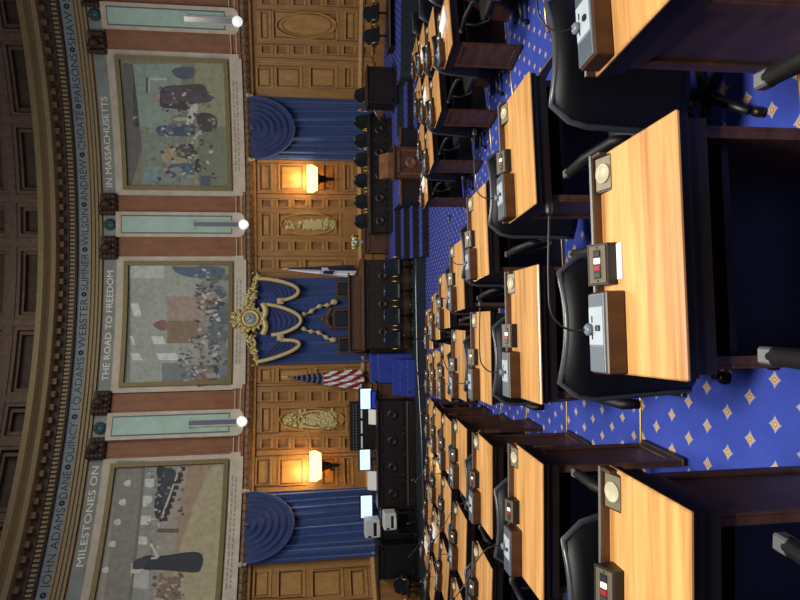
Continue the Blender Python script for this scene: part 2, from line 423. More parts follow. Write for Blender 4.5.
# ---- lamp bays
lampl=['slim glass wall lamp on turquoise panel nearest the photo bottom','slim glass wall lamp on turquoise panel between the middle and upper murals','slim glass wall lamp on turquoise panel nearest the photo top']
for (a,c),lb in zip([(440,413),(238,213),(32,5)],lampl):
    p0,p1=PH(a,180),PH(c,180); pm=(p0+p1)/2
    t=thing('wall_panel',cyl(pm,zc(245),.05),lb.replace('slim glass wall lamp on turquoise panel','pale turquoise framed panel with a rounded foot'),'wall panel','turquoise lamp panels')
    b=MB(); zb=zc(247); zt=zc(119); zr=zc(241)
    n=14; hw=(p1-p0)/2
    prof=[(p0,zt),(p1,zt),(p1,zr)]
    for q in range(1,8):
        an=math.pi*q/8; prof.append((pm+hw*math.cos(an),zr-(zr-zb)*math.sin(an)))
    prof.append((p0,zr))
    vs=[cyl(p,z,.04) for p,z in prof]+[cyl(p,z,.30) for p,z in prof]; kk=len(prof)
    b.add(vs,[tuple(range(kk)),tuple(range(kk,2*kk))]+[(i,(i+1)%kk,(i+1)%kk+kk,i+kk) for i in range(kk)])
    b.build('frame',M_frame,t)
    b=MB(); b.use(M_line); s=.011*.6
    wbox(b,p0+s,p1-s,zc(233.5),zc(124),.306,.30); b.use(M_turq); wbox(b,p0+s*1.4,p1-s*1.4,zc(232.5),zc(125),.310,.306)
    b.build('inlay',M_turq,t)
    b=MB(); b.use(M_grey); wbox(b,p0-.002,p1+.002,Z_tb0,Z_tb1,.10,.05)
    b.use(M_line); b.lathe([(0,.12),(.16,.12),(.17,.10),(.17,.0),(0,0)],n=12,axis='y',T=Matrix.Translation(cyl(pm,(Z_tb0+Z_tb1)/2,.18))@Matrix.Rotation(-pm,4,'Z'))
    for q in range(8):
        an=q*math.pi/4; b.ball(cyl(pm+.1*math.cos(an)/WR,(Z_tb0+Z_tb1)/2+.1*math.sin(an),.18),.05,6)
    b.build('rosette',M_grey,t)
    l=thing('wall_lamp',cyl(pm,zc(245),.25),lb,'lamp','glass tube wall lamps')
    b=MB(); wbox(b,pm-.0045,pm+.0045,zc(242),zc(196),.40,.310); wbox(b,pm-.0085,pm+.0085,zc(199),zc(196),.37,.310); b.build('glass_tube',M_tube,l)
    b=MB(); wbox(b,pm-.0075,pm-.0045,zc(242),zc(196),.38,.310); wbox(b,pm+.0045,pm+.0075,zc(242),zc(196),.38,.310); b.build('side_rail',M_frame,l)
    b=MB(); b.ball(cyl(pm,zc(245),.36),(.15,.13,.15),12); b.build('glowing_tip',M_capw,l)
# ---- murals (generic stand-in paintings)
def patch(b,mt,pts,d):
    import bmesh
    b.use(mt); q=[W(x,y) for x,y in pts]
    bm=bmesh.new(); bm.faces.new([bm.verts.new((p*WR,z,0)) for p,z in q])
    lo=min(p for p,z in q)*WR; hi=max(p for p,z in q)*WR; x=math.floor(lo/.3)*.3+.3
    while x<hi:
        bmesh.ops.bisect_plane(bm,geom=bm.verts[:]+bm.edges[:]+bm.faces[:],plane_co=(x,0,0),plane_no=(1,0,0)); x+=.3
    bm.verts.index_update(); b.add([cyl(v.co.x/WR,v.co.y,d) for v in bm.verts],[[v.index for v in f.verts] for f in bm.faces]); bm.free()
def zc2(x,y): return W(x,y)[1]
_pm={}
def pm_(c):
    if c not in _pm: _pm[c]=mat('paint_'+c,c,.65,noise=(''.join('%02X'%max(0,int(int(c[i:i+2],16)*.86)) for i in (0,2,4)),(7,7,7),5))
    return _pm[c]
def smooth_poly(pts,n=3):
    for _ in range(n-1):
        o=[]
        for i in range(len(pts)):
            a=pts[i];q=pts[(i+1)%len(pts)]
            o+=[(a[0]*.75+q[0]*.25,a[1]*.75+q[1]*.25),(a[0]*.25+q[0]*.75,a[1]*.25+q[1]*.75)]
        pts=o
    return pts
def figure(b,x,y,h,w,c1,c2,lay,head='B8A090',lean=0):
    """generic standing figure, head at photo x, feet at x+h"""
    pt=lambda p:[(x+a*h,y+q*w+lean*(1-a)) for a,q in p]
    patch(b,pm_(c1),smooth_poly(pt([(.16,-.2),(.2,-.45),(.5,-.5),(.98,-.6),(1,.55),(.5,.45),(.2,.5),(.16,.2)])),lay)
    patch(b,pm_(c2),smooth_poly(pt([(.2,-.15),(.6,-.25),(.62,.2),(.2,.15)])),lay+.002)
    patch(b,pm_(head),smooth_poly([(x+a*h,y+lean+q*w) for a,q in [(0,-.15),(.15,-.15),(.15,.15),(0,.15)]]),lay+.002)
def mural(ya,yb,lb,bgc,fn):
    xa,xb=118,245
    p0=PH(ya,180);p1=PH(yb,180)
    t=thing('mural',cyl((p0+p1)/2,zc(245),.1),lb,'painting','murals')
    P=lambda x,dy,xr=180: None
    b=MB(); z0,z1=zc(245),zc(118); s=.4/WR
    # white surround with softened lower corners
    wbox(b,p0,p1,zc(235.5),z1,.13,.05); wbox(b,p0,p1,zc(244.5),zc(235.5),.30,.05); wbox(b,p0+.008,p1-.008,zc(247),zc(244.5),.30,.05)
    bs=b; b=MB(); w=.12/WR; zb,ztp=zc(233.5),zc(126)
    q0,q1=p0+.15/WR,p1-.15/WR
    wbox(b,q0,q0+w,zb,ztp,.24,.13);wbox(b,q1-w,q1,zb,ztp,.24,.13);wbox(b,q0+w,q1-w,zb,zb+.12,.24,.13);wbox(b,q0+w,q1-w,ztp-.12,ztp,.24,.13)
    b.build('gilt_frame',M_gold,t)
    b=MB(); b.use(pm_(bgc)); wbox(b,q0+w,q1-w,zb+.12,ztp-.12,.135,.13)
    fn(b); b.build('painted_canvas',None,t)
    b=bs; b.mats=[M_frame]; b.use(M_inks); rr=random.Random(int(ya))
    for row in range(2):
        zr=zc(239+3.2*row); p=p0+.05
        while p<p1-.05:
            ln=rr.uniform(.003,.012); b.add([cyl(p,zr,.304),cyl(p+ln,zr,.304),cyl(p+ln,zr+.045,.304),cyl(p,zr+.045,.304)],[(0,1,2,3)]); p+=ln+.003
    b.build('surround',None,t); return t
def R4(x0,x1,y0,y1): return [(x0,y0),(x1,y0),(x1,y1),(x0,y1)]
def strokes(b,n,x0,x1,y0,y1,cols,lay,seed,sz=4):
    rr=random.Random(seed)
    for i in range(n):
        x=rr.uniform(x0,x1);y=rr.uniform(y0,y1);a=rr.uniform(.4,1)*sz;c=rr.uniform(.25,.6)*sz;an=rr.uniform(-.9,.9)
        pts=[(x+a*math.cos(t)*math.cos(an)-c*math.sin(t)*math.sin(an),y+a*math.cos(t)*math.sin(an)+c*math.sin(t)*math.cos(an)) for t in [k*1.047 for k in range(6)]]
        patch(b,pm_(rr.choice(cols)),pts,lay+.0001*i)
def art_mid(b):
    L1,L2,L3=.138,.141,.144
    patch(b,pm_('A9B3AC'),R4(131,200,266,386),L1)
    patch(b,pm_('C6D4D0'),R4(131,165,266,279),L2)
    for r in [(132,143,304,317),(131,137,337,346),(152,167,337,345),(131,144,354,361),(157,180,354,361)]:
        x0,x1,y0,y1=r; patch(b,pm_('DDE6E4'),[(x0,y0),(x1-3,y0),(x1,y1),(x0+3,y1)],L2)
    patch(b,pm_('A89A90'),R4(168,205,297,322),L2)
    patch(b,pm_('8C7A68'),R4(168,200,321,344),L2)
    patch(b,pm_('8E6A64'),smooth_poly([(152,325),(163,320),(168,322),(168,332),(160,331)]),L2+.001)
    patch(b,pm_('7C868C'),R4(163,230,364,386),L2)
    patch(b,pm_('98A09E'),R4(205,231,262,386),L1+.001)
    rr=random.Random(3)
    cols=['5C6A78','8A8478','4E5E74','6E6258','A8A29A','566450','3E4A60','98604E']
    for i in range(30):
        x=rr.uniform(172,208); y=rr.uniform(272,384); 
        if x<186 and y<345: x+=20
        figure(b,x,y,rr.uniform(16,24),rr.uniform(6,9),rr.choice(cols),rr.choice(['C2BEB4','7C8894','9A948A']),L3+.0002*i,lean=rr.uniform(-3,3))
    patch(b,pm_('5A7088'),smooth_poly([(170,266),(184,268),(222,266),(228,275),(205,280),(180,276)]),L3+.009)
    patch(b,pm_('62727E'),smooth_poly([(228,300),(231,345),(205,345),(214,318)]),L3+.009)
def _am(b):
    strokes(b,110,196,222,270,382,['5C6A78','8A8478','4E5E74','C2BEB4','A8A29A','3E4A60','D0CCC2','70685E'],.154,4,3.2)
    strokes(b,40,180,205,345,384,['7C868C','A8A29A','5C6A78','C2BEB4'],.154,5,3)
    strokes(b,24,215,229,268,384,['7C868C','6E7C70','5A6A80'],.154,6,6)
_m0=art_mid
def art_mid(b): _m0(b); _am(b)
def art_up(b):
    L1,L2,L3=.138,.141,.144
    patch(b,pm_('98B0A4'),R4(134,182,64,130),L1)
    patch(b,pm_('6E6E6E'),[(124,63),(134,64),(143,150),(132,188),(128,188),(124,120)],L1)
    patch(b,pm_('8C9C90'),R4(143,190,128,188),L1)
    patch(b,pm_('A0A488'),R4(195,230,62,188),L1+.0005)
    patch(b,pm_('7F8C78'),R4(199,228,125,187),L1+.001)
    patch(b,pm_('C8CCC8'),R4(150,168,78,80.5),L2); patch(b,pm_('5E5C58'),R4(147,149,78,93),L2); patch(b,pm_('C8CCC8'),R4(149.5,151,79,92),L2)
    patch(b,pm_('566878'),smooth_poly([(172,68),(196,66),(196,78),(182,80),(174,75)]),L2)
    figure(b,154,104,42,15,'4E444C','6A5F68',L3,lean=-4)
    figure(b,168,92,40,14,'564C56','7C7880',L3+.003)
    patch(b,pm_('5E5660'),smooth_poly([(160,88),(178,84),(190,92),(212,94),(214,102),(196,104),(180,100),(162,102)]),L3+.006)
    patch(b,pm_('D8DCD4'),smooth_poly([(192,104),(200,104),(196,118),(190,130),(184,136),(188,118)]),L3+.008)
    figure(b,167,119,34,10,'888E84','B8BCB0',L3+.006,lean=1)
    figure(b,150,131,46,11,'46627C','5C7A94',L3+.009,lean=0)
    patch(b,pm_('4E4A50'),smooth_poly([(197,112),(216,114),(219,128),(206,134),(198,126)]),L3+.009)
    patch(b,pm_('B8A888'),smooth_poly([(162,152),(170,147),(178,154),(190,158),(190,163),(164,164)]),L3+.009)
    patch(b,pm_('5C5256'),smooth_poly([(176,146),(192,143),(196,152),(186,160),(178,156)]),L3+.011)
    patch(b,pm_('88A8A8'),R4(145,160,167,184),L3+.002)
    figure(b,164,170,32,12,'587088','9AA8A4',L3+.010,lean=0)
    patch(b,pm_('3A3E44'),smooth_poly([(195,160),(201,158),(202,172),(196,174)]),L3+.010)
    patch(b,pm_('5C6478'),R4(201,211,176,186),L3+.002)
_m1=art_up
def art_up(b):
    _m1(b); strokes(b,110,160,215,88,180,['4E444C','8E8A86','587088','B8BCB0','5E5660','7C7880','A89A84','3E4650','C8CCC4'],.158,7,3)
    strokes(b,40,145,200,120,186,['88A8A8','7C8C88','98A096','6C7C88'],.158,8,4)
def art_low(b):
    L1,L2,L3=.138,.141,.144
    patch(b,pm_('8E8E88'),[(118,462),(146,462),(130,640),(100,640)],L1)
    patch(b,pm_('9AA09C'),[(146,462),(160,462),(150,640),(128,640)],L1+.001)
    patch(b,pm_('747874'),[(144,462),(147,462),(127,640),(124,640)],L2)
    patch(b,pm_('A8947C'),[(190,462),(214,462),(220,640),(168,640),(178,525)],L1)
    patch(b,pm_('B6AE8E'),smooth_poly([(212,462),(226,462),(226,640),(160,640),(180,545)]),L1+.002)
    for x,y in [(129,484),(124,503),(119,523),(114,545),(107,571)]:
        patch(b,pm_('D8DCD6'),smooth_poly([(x-4,y-1),(x+3,y-4),(x+3,y+4),(x-4,y+3)],2),L2)
    for x0,x1,y0,y1 in [(146,155,480,488),(144,153,497,508),(141,152,517,526),(138,148,538,546)]:
        patch(b,pm_('DADEDA'),R4(x0,x1,y0,y1),L2)
    patch(b,pm_('C0C6C4'),R4(132,150,565,590),L2)
    patch(b,pm_('2E3440'),smooth_poly([(156,466),(172,470),(176,485),(172,505),(168,520),(156,522),(155,500),(160,485)]),L3)
    patch(b,pm_('3C4450'),smooth_poly([(160,470),(180,468),(170,500),(164,518)]),L3+.001)
    for i in range(9):
        y=470+i*6.3; x=184-i*2.2; patch(b,pm_('33302E'),R4(x-3,x+2,y-2,y+2),L3+.002)
    patch(b,pm_('C8C6BC'),[(178,474),(179,476),(160,530),(158,528)],L3+.003)
    patch(b,pm_('2C3340'),smooth_poly([(140,560),(150,556),(162,558),(196,552),(205,557),(202,572),(196,575),(160,571),(142,572)]),L3+.002)
    patch(b,pm_('3C424C'),smooth_poly([(134,562),(146,558),(150,566),(140,572),(134,570)]),L3+.003)
    patch(b,pm_('D4D4CC'),R4(133,142,571,575),L3+.003)
    patch(b,pm_('E0DED6'),[(151,546),(153,545),(160,558),(158,560)],L3+.003)
    patch(b,pm_('8A7868'),R4(160,182,578,612),L2); patch(b,pm_('6A6058'),R4(158,180,530,534),L2)
_m2=art_low
def art_low(b):
    _m2(b); strokes(b,40,158,184,468,525,['2E3440','4C5460','7C8084','A8A8A0'],.152,9,3)
    strokes(b,50,155,185,575,610,['8A7868','A89C8C','6A6058','C0B8A8'],.146,10,4); strokes(b,40,150,160,470,560,['9AA09C','7C8482','C8CCC8'],.146,11,3)
mural(628,457,'large mural with a dark robed figure and staircase, lowest in the photo','A8A49A',art_low)
mural(392,257,'large mural of a crowd in a pale windowed hall, behind the gilt clock','8C928C',art_mid)
mural(196,52,'large mural of figures round a table in green room, highest in the photo','8E9080',art_up)
# ---- dome
zs=Z_dome; HD=7.0; RD=WR-.75
def dome(ph,al,d=0):
    r=(RD-d)*math.cos(al); return Vector((WX+r*math.sin(ph),WY+r*math.cos(ph),zs+(HD-d)*math.sin(al)))
def alpha_at(x,y):
    v=ray(x,y); t=5.
    while t<40:
        p=CAM+v*t; r=math.hypot(p.x-WX,p.y-WY)
        if p.z>zs and (r/RD)**2+((p.z-zs)/HD)**2>1: return math.asin(min(1,(p.z-zs)/HD)),math.atan2(p.x-WX,p.y-WY)
        t+=.01
    return 0,0
a1=alpha_at(51,225)[0]; a2=alpha_at(21,225)[0]; a3=alpha_at(6,225)[0]; da=(a1+a3)/2
rows=[(0,.55*a1 if a1>0 else .01)]
aw=a3-a2; ah=a2-a1
b=MB(); b.grid(lambda i,j: dome(PA-.2+(PB-PA+.4)*i,1.45*j,-.35),60,24,smooth=True); dm=struct(b.build('ceiling',M_coff))
b=MB()
def dbox(b,p0,p1,al0,al1,d0,d1):
    n=max(2,int(abs(p1-p0)/.04)+1); m_=max(1,int((al1-al0)/.06)+1)
    for (da_,) in [(d1,)]:
        b.grid(lambda i,j: dome(p0+(p1-p0)*i,al0+(al1-al0)*j,da_),n,m_,False)
    b.grid(lambda i,j: dome(p0+(p1-p0)*i,al0,d0+(d1-d0)*j),n,1,False); b.grid(lambda i,j: dome(p0+(p1-p0)*i,al1,d0+(d1-d0)*j),n,1,False)
    b.grid(lambda i,j: dome(p0,al0+(al1-al0)*i,d0+(d1-d0)*j),m_,1,False); b.grid(lambda i,j: dome(p1,al0+(al1-al0)*i,d0+(d1-d0)*j),m_,1,False)
dbox(b,PA-.2,PB+.2,0,a1,-.35,0)
al=a2
for r in range(5):
    dbox(b,PA-.2,PB+.2,al,al+aw,-.35,0); 
    if r==0: dbox(b,PA-.2,PB+.2,al+aw*.25,al+aw*.75,0,.05)
    al+=aw+ah*(1-.07*r)
ribs=[(46,30),(128,113),(207,191),(251,234),(330,315),(408,393),(455,440),(543,527),(620,605),(-5,-20),(-60,-75),(690,675),(-140,-155)]
for a,c in ribs:
    q0=alpha_at(36,a)[1];q1=alpha_at(36,c)[1]
    dbox(b,q0,q1,0,1.2,-.35,0); w=(q1-q0)*.25; dbox(b,q0+w,q1-w,0,1.2,0,.05)
struct(b.build('trim_10',M_rib))
# inner coffer frames
b=MB(); rs=sorted(alpha_at(36,(a+c)/2)[1] for a,c in ribs); hw=abs(alpha_at(36,207)[1]-alpha_at(36,191)[1])/2
al=a1
for r in range(4):
    lo=al; hi=al+(ah if r==0 else ah*(1-.07*(r-1)))
    for i in range(len(rs)-1):
        p0,p1=rs[i]+hw,rs[i+1]-hw
        if p1-p0<.01: continue
        m1=.007; g=.25*m1*0+.010
        dbox(b,p0,p1,lo,lo+.010,-.35,-.14);dbox(b,p0,p1,hi-.010,hi,-.35,-.14);dbox(b,p0,p0+m1,lo,hi,-.35,-.14);dbox(b,p1-m1,p1,lo,hi,-.35,-.14)
    al=hi+aw
struct(b.build('trim_11',M_rib))
# ---------------------------------------------------------------- oak panelling
def prect(b,x0,x1,y0,y1,d1,d0=0):
    xm=(x0+x1)/2; ym=(y0+y1)/2
    wbox(b,PH(max(y0,y1),xm),PH(min(y0,y1),xm),WZ(x1,ym),WZ(x0,ym),d1,d0)
def panel(b,x0,x1,y0,y1,inner=True):
    """raised moulding ring round a sunk field, photo coordinates"""
    if inner:
        g=.9
        prect(b,x0,x1,y0,y0+g,.075,.0);prect(b,x0,x1,y1-g,y1,.075,.0);prect(b,x0-.6,x0+g,y0,y1,.085,.0);prect(b,x1-g,x1+1.4,y0,y1,.085,.0)
        if abs(x1-x0)>14 or abs(y1-y0)>14: prect(b,x0+3,x1-3,y0+3,y1-3,.03,.0)
def bay(name,y0,y1,xs,ys_cols,center=None,extra=None,label=None):
    """xs: rails between xs boundaries ; ys_cols: list of column (y0,y1, list of (x0,x1))"""
    t=thing('wall_panelling',cyl((PH(y0,300)+PH(y1,300))/2,0.6,.05),label,'panelling','oak wall panelling bays')
    return t
X0,X1=257,372
def frame_bay(t,y0,y1,cols):
    # base board (stiles & rails) built from complement: strips between panels
    b=MB(); ylist=sorted([c[:2] for c in cols])
    y=y0
    for ya,yb,pan in sorted(cols,key=lambda c:c[0]):
        if ya>y: prect(b,X0,X1,y,ya,.06)
        x=X0
        for xa,xb in pan:
            if xa>x: prect(b,x,xa,ya,yb,.06)
            x=xb
        if x<X1: prect(b,x,X1,ya,yb,.06)
        y=yb
    if y<y1: prect(b,X0,X1,y,y1,.06)
    b.build('stile_and_rail',M_oak,t)
    for ya,yb,pan in cols:
        for xa,xb in pan: b=MB(); panel(b,xa,xb,ya,yb); b.build('panel_moulding',M_oak3,t)
def small(x0=277,n=5,p=16.7,w=12.5): return [(261,272)]+[(x0+i*p,x0+i*p+w) for i in range(n)]
def oval_part(b,x0,x1,y0,y1,d,w=1.6,n=40):
    xm,ym=(x0+x1)/2,(y0+y1)/2; rx,ry=(x1-x0)/2,(y1-y0)/2; vs=[];fs=[]
    for i in range(n):
        a=2*math.pi*i/n
        for (k,dd) in ((1,.0),(1,d),(1-w/rx*.8,d),(1-w/rx*.8,0)):
            kk=k if k==1 else 1-w/ry; k2=k if k==1 else 1-w/rx
            p,z=W(xm+rx*k2*math.cos(a),ym+ry*kk*math.sin(a)); vs.append(cyl(p,z,dd))
    for i in range(n):
        j=(i+1)%n
        for q in range(4): fs.append((i*4+q,i*4+(q+1)%4,j*4+(q+1)%4,j*4+q))
    b.add(vs,fs,True)
def carving(b,items,seed,y0,y1):
    rr=random.Random(seed)
    for xa,xb,hw,n in items:
        for i in range(n):
            x=rr.uniform(xa,xb); y=(y0+y1)/2+rr.uniform(-hw,hw); p,z=W(x,y); s=rr.uniform(.025,.06)
            b.ball(cyl(p,z,.05),(s,s,s*rr.uniform(.8,1.8)),6,T=Matrix.Rotation(rr.uniform(0,3),3,'Y'))
# lower carved bay (photo rows 385-455)
t=bay('p',385,455,0,0,label='oak panelling bay with gilt carved coat of arms beside striped flag')
frame_bay(t,386,454,[(391,402,small()),(407,433,[(261,272),(278,346)]),(438,449,small())])
b=MB(); oval_part(b,279,345,408,432,.09); b.build('oval_moulding',M_oak3,t)
b=MB(); carving(b,[(285,292,5,22),(294,296,8,14),(300,306,9,34),(306,322,6,70),(322,336,7,60),(326,336,9,34)],1,408,432)
prect(b,309,316,415,426,.10); oval_part(b,298,334,411,429,.11,1.2); b.build('carved_arms',M_carv,t)
# upper carved bay (195-255)
t=bay('p',195,255,0,0,label='oak panelling bay with slender gilt carved figure beside white flag')
frame_bay(t,195,256,[(199,208,small()),(213,237,[(261,272),(278,340)]),(241,251,small())])
b=MB(); oval_part(b,280,337,213,236,.09); b.build('oval_moulding',M_oak3,t)
b=MB(); carving(b,[(286,294,4,16),(298,302,2,10),(304,308,4,22),(306,326,4.5,90),(325,328,6,14),(328,336,4,26)],2,213,237)
prect(b,304,322,221,229,.11); b.build('carved_figure',M_carv,t)
# top bay (0-58) plain oval
t=bay('p',0,58,0,0,label='oak panelling bay with large plain oval, touching the photo top')
frame_bay(t,-24,59,[(-20,-10,small(276,6,16.7,12)),(-5,6,small(276,6,16.7,12)),(11,40,[(260,270),(273,337),(345,356)]),(45,55,small(276,6,16.7,12))])
b=MB(); oval_part(b,275,337,11,39,.1,2.2); oval_part(b,281,331,14,36,.07,1.2); b.build('oval_moulding',M_oak3,t)
t=bay('p',60,97,0,0,label='plain oak panelling bay beside the upper blue curtain')
frame_bay(t,60,98,[(63,66,[(258,372)]),(67,88,[(257,272),(276,301),(310,336),(344,352)])])
t=bay('p',162,195,0,0,label='oak panelling bay behind the upper lit sconce')
frame_bay(t,161,194,[(164,191,[(259,272),(279,304),(323,336),(344,352)])])
t=bay('p',455,490,0,0,label='oak panelling bay behind the lower lit sconce')
frame_bay(t,455,491,[(458,486,[(256,271),(279,304),(322,336),(344,352)])])
t=bay('p',566,600,0,0,label='plain oak panelling bay touching the photo bottom')
frame_bay(t,566,640,[(570,598,[(254,270),(278,304),(312,342),(350,366)]),(603,632,[(254,270),(278,304),(312,342),(350,366)])])
t=bay('p',366,385,0,0,label='narrow oak panelling strip behind the striped flag')
frame_bay(t,365,385,[(368,383,[(260,273),(278,310),(316,345)])])
t=bay('p',255,270,0,0,label='narrow oak panelling strip behind the white flag')
frame_bay(t,257,272,[(259,270,[(260,273),(278,300),(305,345)])])
b=MB(); wrev(b,[(0,zc(358)),(.10,zc(358)),(.13,zc(361)),(.08,zc(363)),(0,zc(363))],PA,PB); struct(b.build('trim_12',M_oak3))
# ---------------------------------------------------------------- curtains
def curtain(lb,y0,y1,x0,x1,sw=True,seed=0):
    """y0>y1 photo rows, x0 top, x1 bottom"""
    p0,p1=PH(y0,300),PH(y1,300); z1,z0=zc(x0),zc(x1); t=thing('curtain',cyl((p0+p1)/2,z0,.15),lb,'curtain','blue wall curtains'if sw else None)
    rr=random.Random(seed); fr=[rr.uniform(0,6) for _ in range(5)]
    def fn(i,j):
        p=p0+(p1-p0)*i; z=z1+(z0-z1)*j; s=(i*(1-.10*j*math.sin(3*i)))
        d=.16+.045*math.sin(s*62+fr[0])*(.4+.6*j)+.03*math.sin(s*23+fr[1])+.015*math.sin(s*110+fr[2])
        return cyl(p,z,d)
    b=MB(); b.grid(fn,150,8); b.build('drop',M_blue,t)
    if sw:
        pm=(p0+p1)/2; hwid=(p0-p1)/2*-1; H=z1-zc(x0+43)
        b=MB()
        def sf(i,j):
            a=math.pi*i; r=j
            rr_=math.pow(r,.9)
            p=pm+abs(hwid)*rr_*math.cos(a)*.99; z=z1-H*rr_*math.sin(a)**.92 if 0<i<1 else z1
            d=.22+.16*math.sin(a)*(1-.25*r)+.035*math.sin(r*math.pi*2*6.5)*math.sin(a)+.05*math.sin(a)
            if r>.97: d-=.05
            return cyl(p,z,d)
        b.grid(sf,48,60); b.build('swag',M_blued,t)
        b=MB()
        b.tube([cyl(pm+abs(hwid)*math.cos(math.pi*i/30),z1-H*1.0*math.sin(math.pi*i/30)**.92,.24+.17*math.sin(math.pi*i/30)) for i in range(31)],.03,6)
        b.build('swag_braid',M_blue,t)
        for s_ in (-1,1):
            b=MB(); b.ball(cyl(pm+s_*abs(hwid)*1.03,z1+.03,.27),.075,10); b.lathe([(.02,-.12),(.05,-.1),(.03,0)],c=cyl(pm+s_*abs(hwid)*1.03,z1,.27),n=8); b.build('finial',M_ivory,t)
    return t
curtain('blue velvet curtain with semicircular swag near the photo bottom',563,492,250,378,seed=1)
curtain('blue velvet curtain with semicircular swag near the photo top',160,98,253,372,seed=2)
ct=curtain('wide blue velvet drape hung below the gilt clock',365,279,257,395,False,seed=3)
# central gold-trimmed swags
def swag(ya,yb,x0a,x0b,xm,ym,lb):
    pts=[]; n=40
    # quadratic-like U from (x0a,ya) through (xm,ym) to (x0b,yb)
    for i in range(n+1):
        s=i/n; yy=ya+(yb-ya)*s
        top=x0a+(x0b-x0a)*s; sk=(ym-ya)/(yb-ya); g=s**(math.log(.5)/math.log(sk)); u=math.sin(math.pi*g)**.6 if 0<g<1 else 0
        pts.append((top+(xm-(x0a+x0b)/2)*u,yy,top,u))
    t=thing('swag',cyl(PH(ym,280),zc(xm),.3),lb,'swag','gold braided swags below the clock')
    b=MB()
    def fn(i,j):
        k=i*n; a=int(min(k,n-1)); f=k-a; P_=[pts[a][q]*(1-f)+pts[a+1][q]*f for q in range(4)]
        x=P_[2]+(P_[0]-P_[2])*j; p,z=W(x,P_[1]); return cyl(p,z,.30+.12*P_[3]*j+.03*math.sin(j*38)*P_[3])
    b.grid(fn,n,40); b.build('drapery',M_blued,t)
    b=MB()
    def edge(i,j):
        k=i*n; a=int(min(k,n-1)); f=k-a; P_=[pts[a][q]*(1-f)+pts[a+1][q]*f for q in range(4)]
        p,z=W(P_[0],P_[1]); return p,z,P_[3]
    vs=[];rad=.055
    b.tube([cyl(edge(i/40,0)[0],edge(i/40,0)[1],.36+.12*edge(i/40,0)[2]) for i in range(41)],rad,8)
    b.build('gold_braid',M_trim,t)
swag(280,302,257,281,298,290,'upper gold braided blue swag beside white flag')
swag(306,337,264,272,301,321.5,'middle gold braided blue swag right under the clock')
swag(342,364,281,257,294.5,350,'lower gold braided blue swag beside striped flag')
for a,lb in (((302,316,334,303),'twisted gold cord hanging from the middle swag toward white flag'),((302,329,333,341),'twisted gold cord hanging from the middle swag toward striped flag')):
    x0,y0,x1,y1=a; b=MB(); pts=[];rs=[]
    for i in range(25):
        s=i/24; p,z=W(x0+(x1-x0)*s,y0+(y1-y0)*s+1.2*math.sin(s*9)); pts.append(cyl(p,z,.30)); rs.append(.045+.03*math.sin(s*26))
    b.tube(pts,rs,8); b.ball(pts[-1],(.09,.09,.12),8); tag(b.build('cord',M_trim),lb,'cord','gold cords')
for yy,xx,lb in ((303,281,'small square gold rosette between upper and middle swags'),(340,281,'small square gold rosette between middle and lower swags')):
    b=MB(); p,z=W(xx,yy); T=Matrix.Translation(cyl(p,z,.40))@Matrix.Rotation(-p,4,'Z'); b.box(-.09,.09,-.04,.04,-.1,.1,T,.02); b.lathe([(0,-.07),(.05,-.07),(.06,-.04),(.06,0)],axis='y',T=T,n=10); tag(b.build('rosette',M_trim),lb,'rosette','gold rosettes')
# ---------------------------------------------------------------- clock
pc,zk=W(252,321); T=Matrix.Translation(cyl(pc,zk,.42))@Matrix.Rotation(-pc,4,'Z')
t=thing('wall_clock',cyl(pc,zk-.3,.3),'round clock in a bright gilt carved surround over blue swags','clock')
b=MB(); b.lathe([(0,-.05),(.17,-.05),(.17,.06),(0,.06)],axis='y',T=T,n=28); b.build('dial',M_clock,t)
b=MB(); b.lathe([(.165,-.02),(.19,-.10),(.24,-.10),(.26,-.02),(.26,.2),(.165,.2)],axis='y',T=T,n=28)
for i in range(14):
    a=2*math.pi*i/14+.2; T2=T@Matrix.Rotation(a,4,'Y'); b.ball(T2@Vector((.33,0,0)),(.085,.04,.045),8,T=T2.to_3x3()); b.ball(T2@Vector((.30,-.04,.06)),.04,6)
b.build('bezel',M_giltbr,t)
b=MB()
for i in range(12):
    T2=T@Matrix.Rotation(i*math.pi/6,4,'Y'); b.box(-.008,.008,-.06,-.05,.12,.15,T2)
b.box(-.01,.01,-.065,-.055,0,.10,T@Matrix.Rotation(1.1,4,'Y')); b.box(-.008,.008,-.07,-.06,0,.13,T@Matrix.Rotation(-.5,4,'Y')); b.build('numerals_and_hands',M_ink,t)
b=MB(); rr=random.Random(5)
def leafy(x,y,s,ang,d=.36):
    p,z=W(x,y); T3=Matrix.Rotation(-p,3,'Z')@Matrix.Rotation(ang,3,'Y'); b.ball(cyl(p,z,d),(s,s*.5,s*.42),7,T=T3)
# crest above, spread wings left and right
for i in range(26): leafy(236+rr.uniform(-3,7),321+rr.uniform(-7,7)*(1 if i>8 else .5),rr.uniform(.05,.12),rr.uniform(0,3))
for sgn in (-1,1):
    for i in range(80):
        s=rr.random(); yy=321+sgn*(9+s*34); xx=249+9*s**1.3+rr.uniform(-6,6)*(1-s*.75); leafy(xx,yy,rr.uniform(.05,.13)*(1-.35*s),rr.uniform(0,3),.33+rr.uniform(0,.1))
    for i in range(20):
        s=i/19; leafy(264+2.5*math.sin(s*3.14),321+sgn*(s*15),.10,1.57+.3*sgn*s,.42)
    leafy(256+2,321+sgn*45,.07,0); leafy(254,321+sgn*46.5,.06,1)
b.build('carved_foliage',M_giltbr,t)
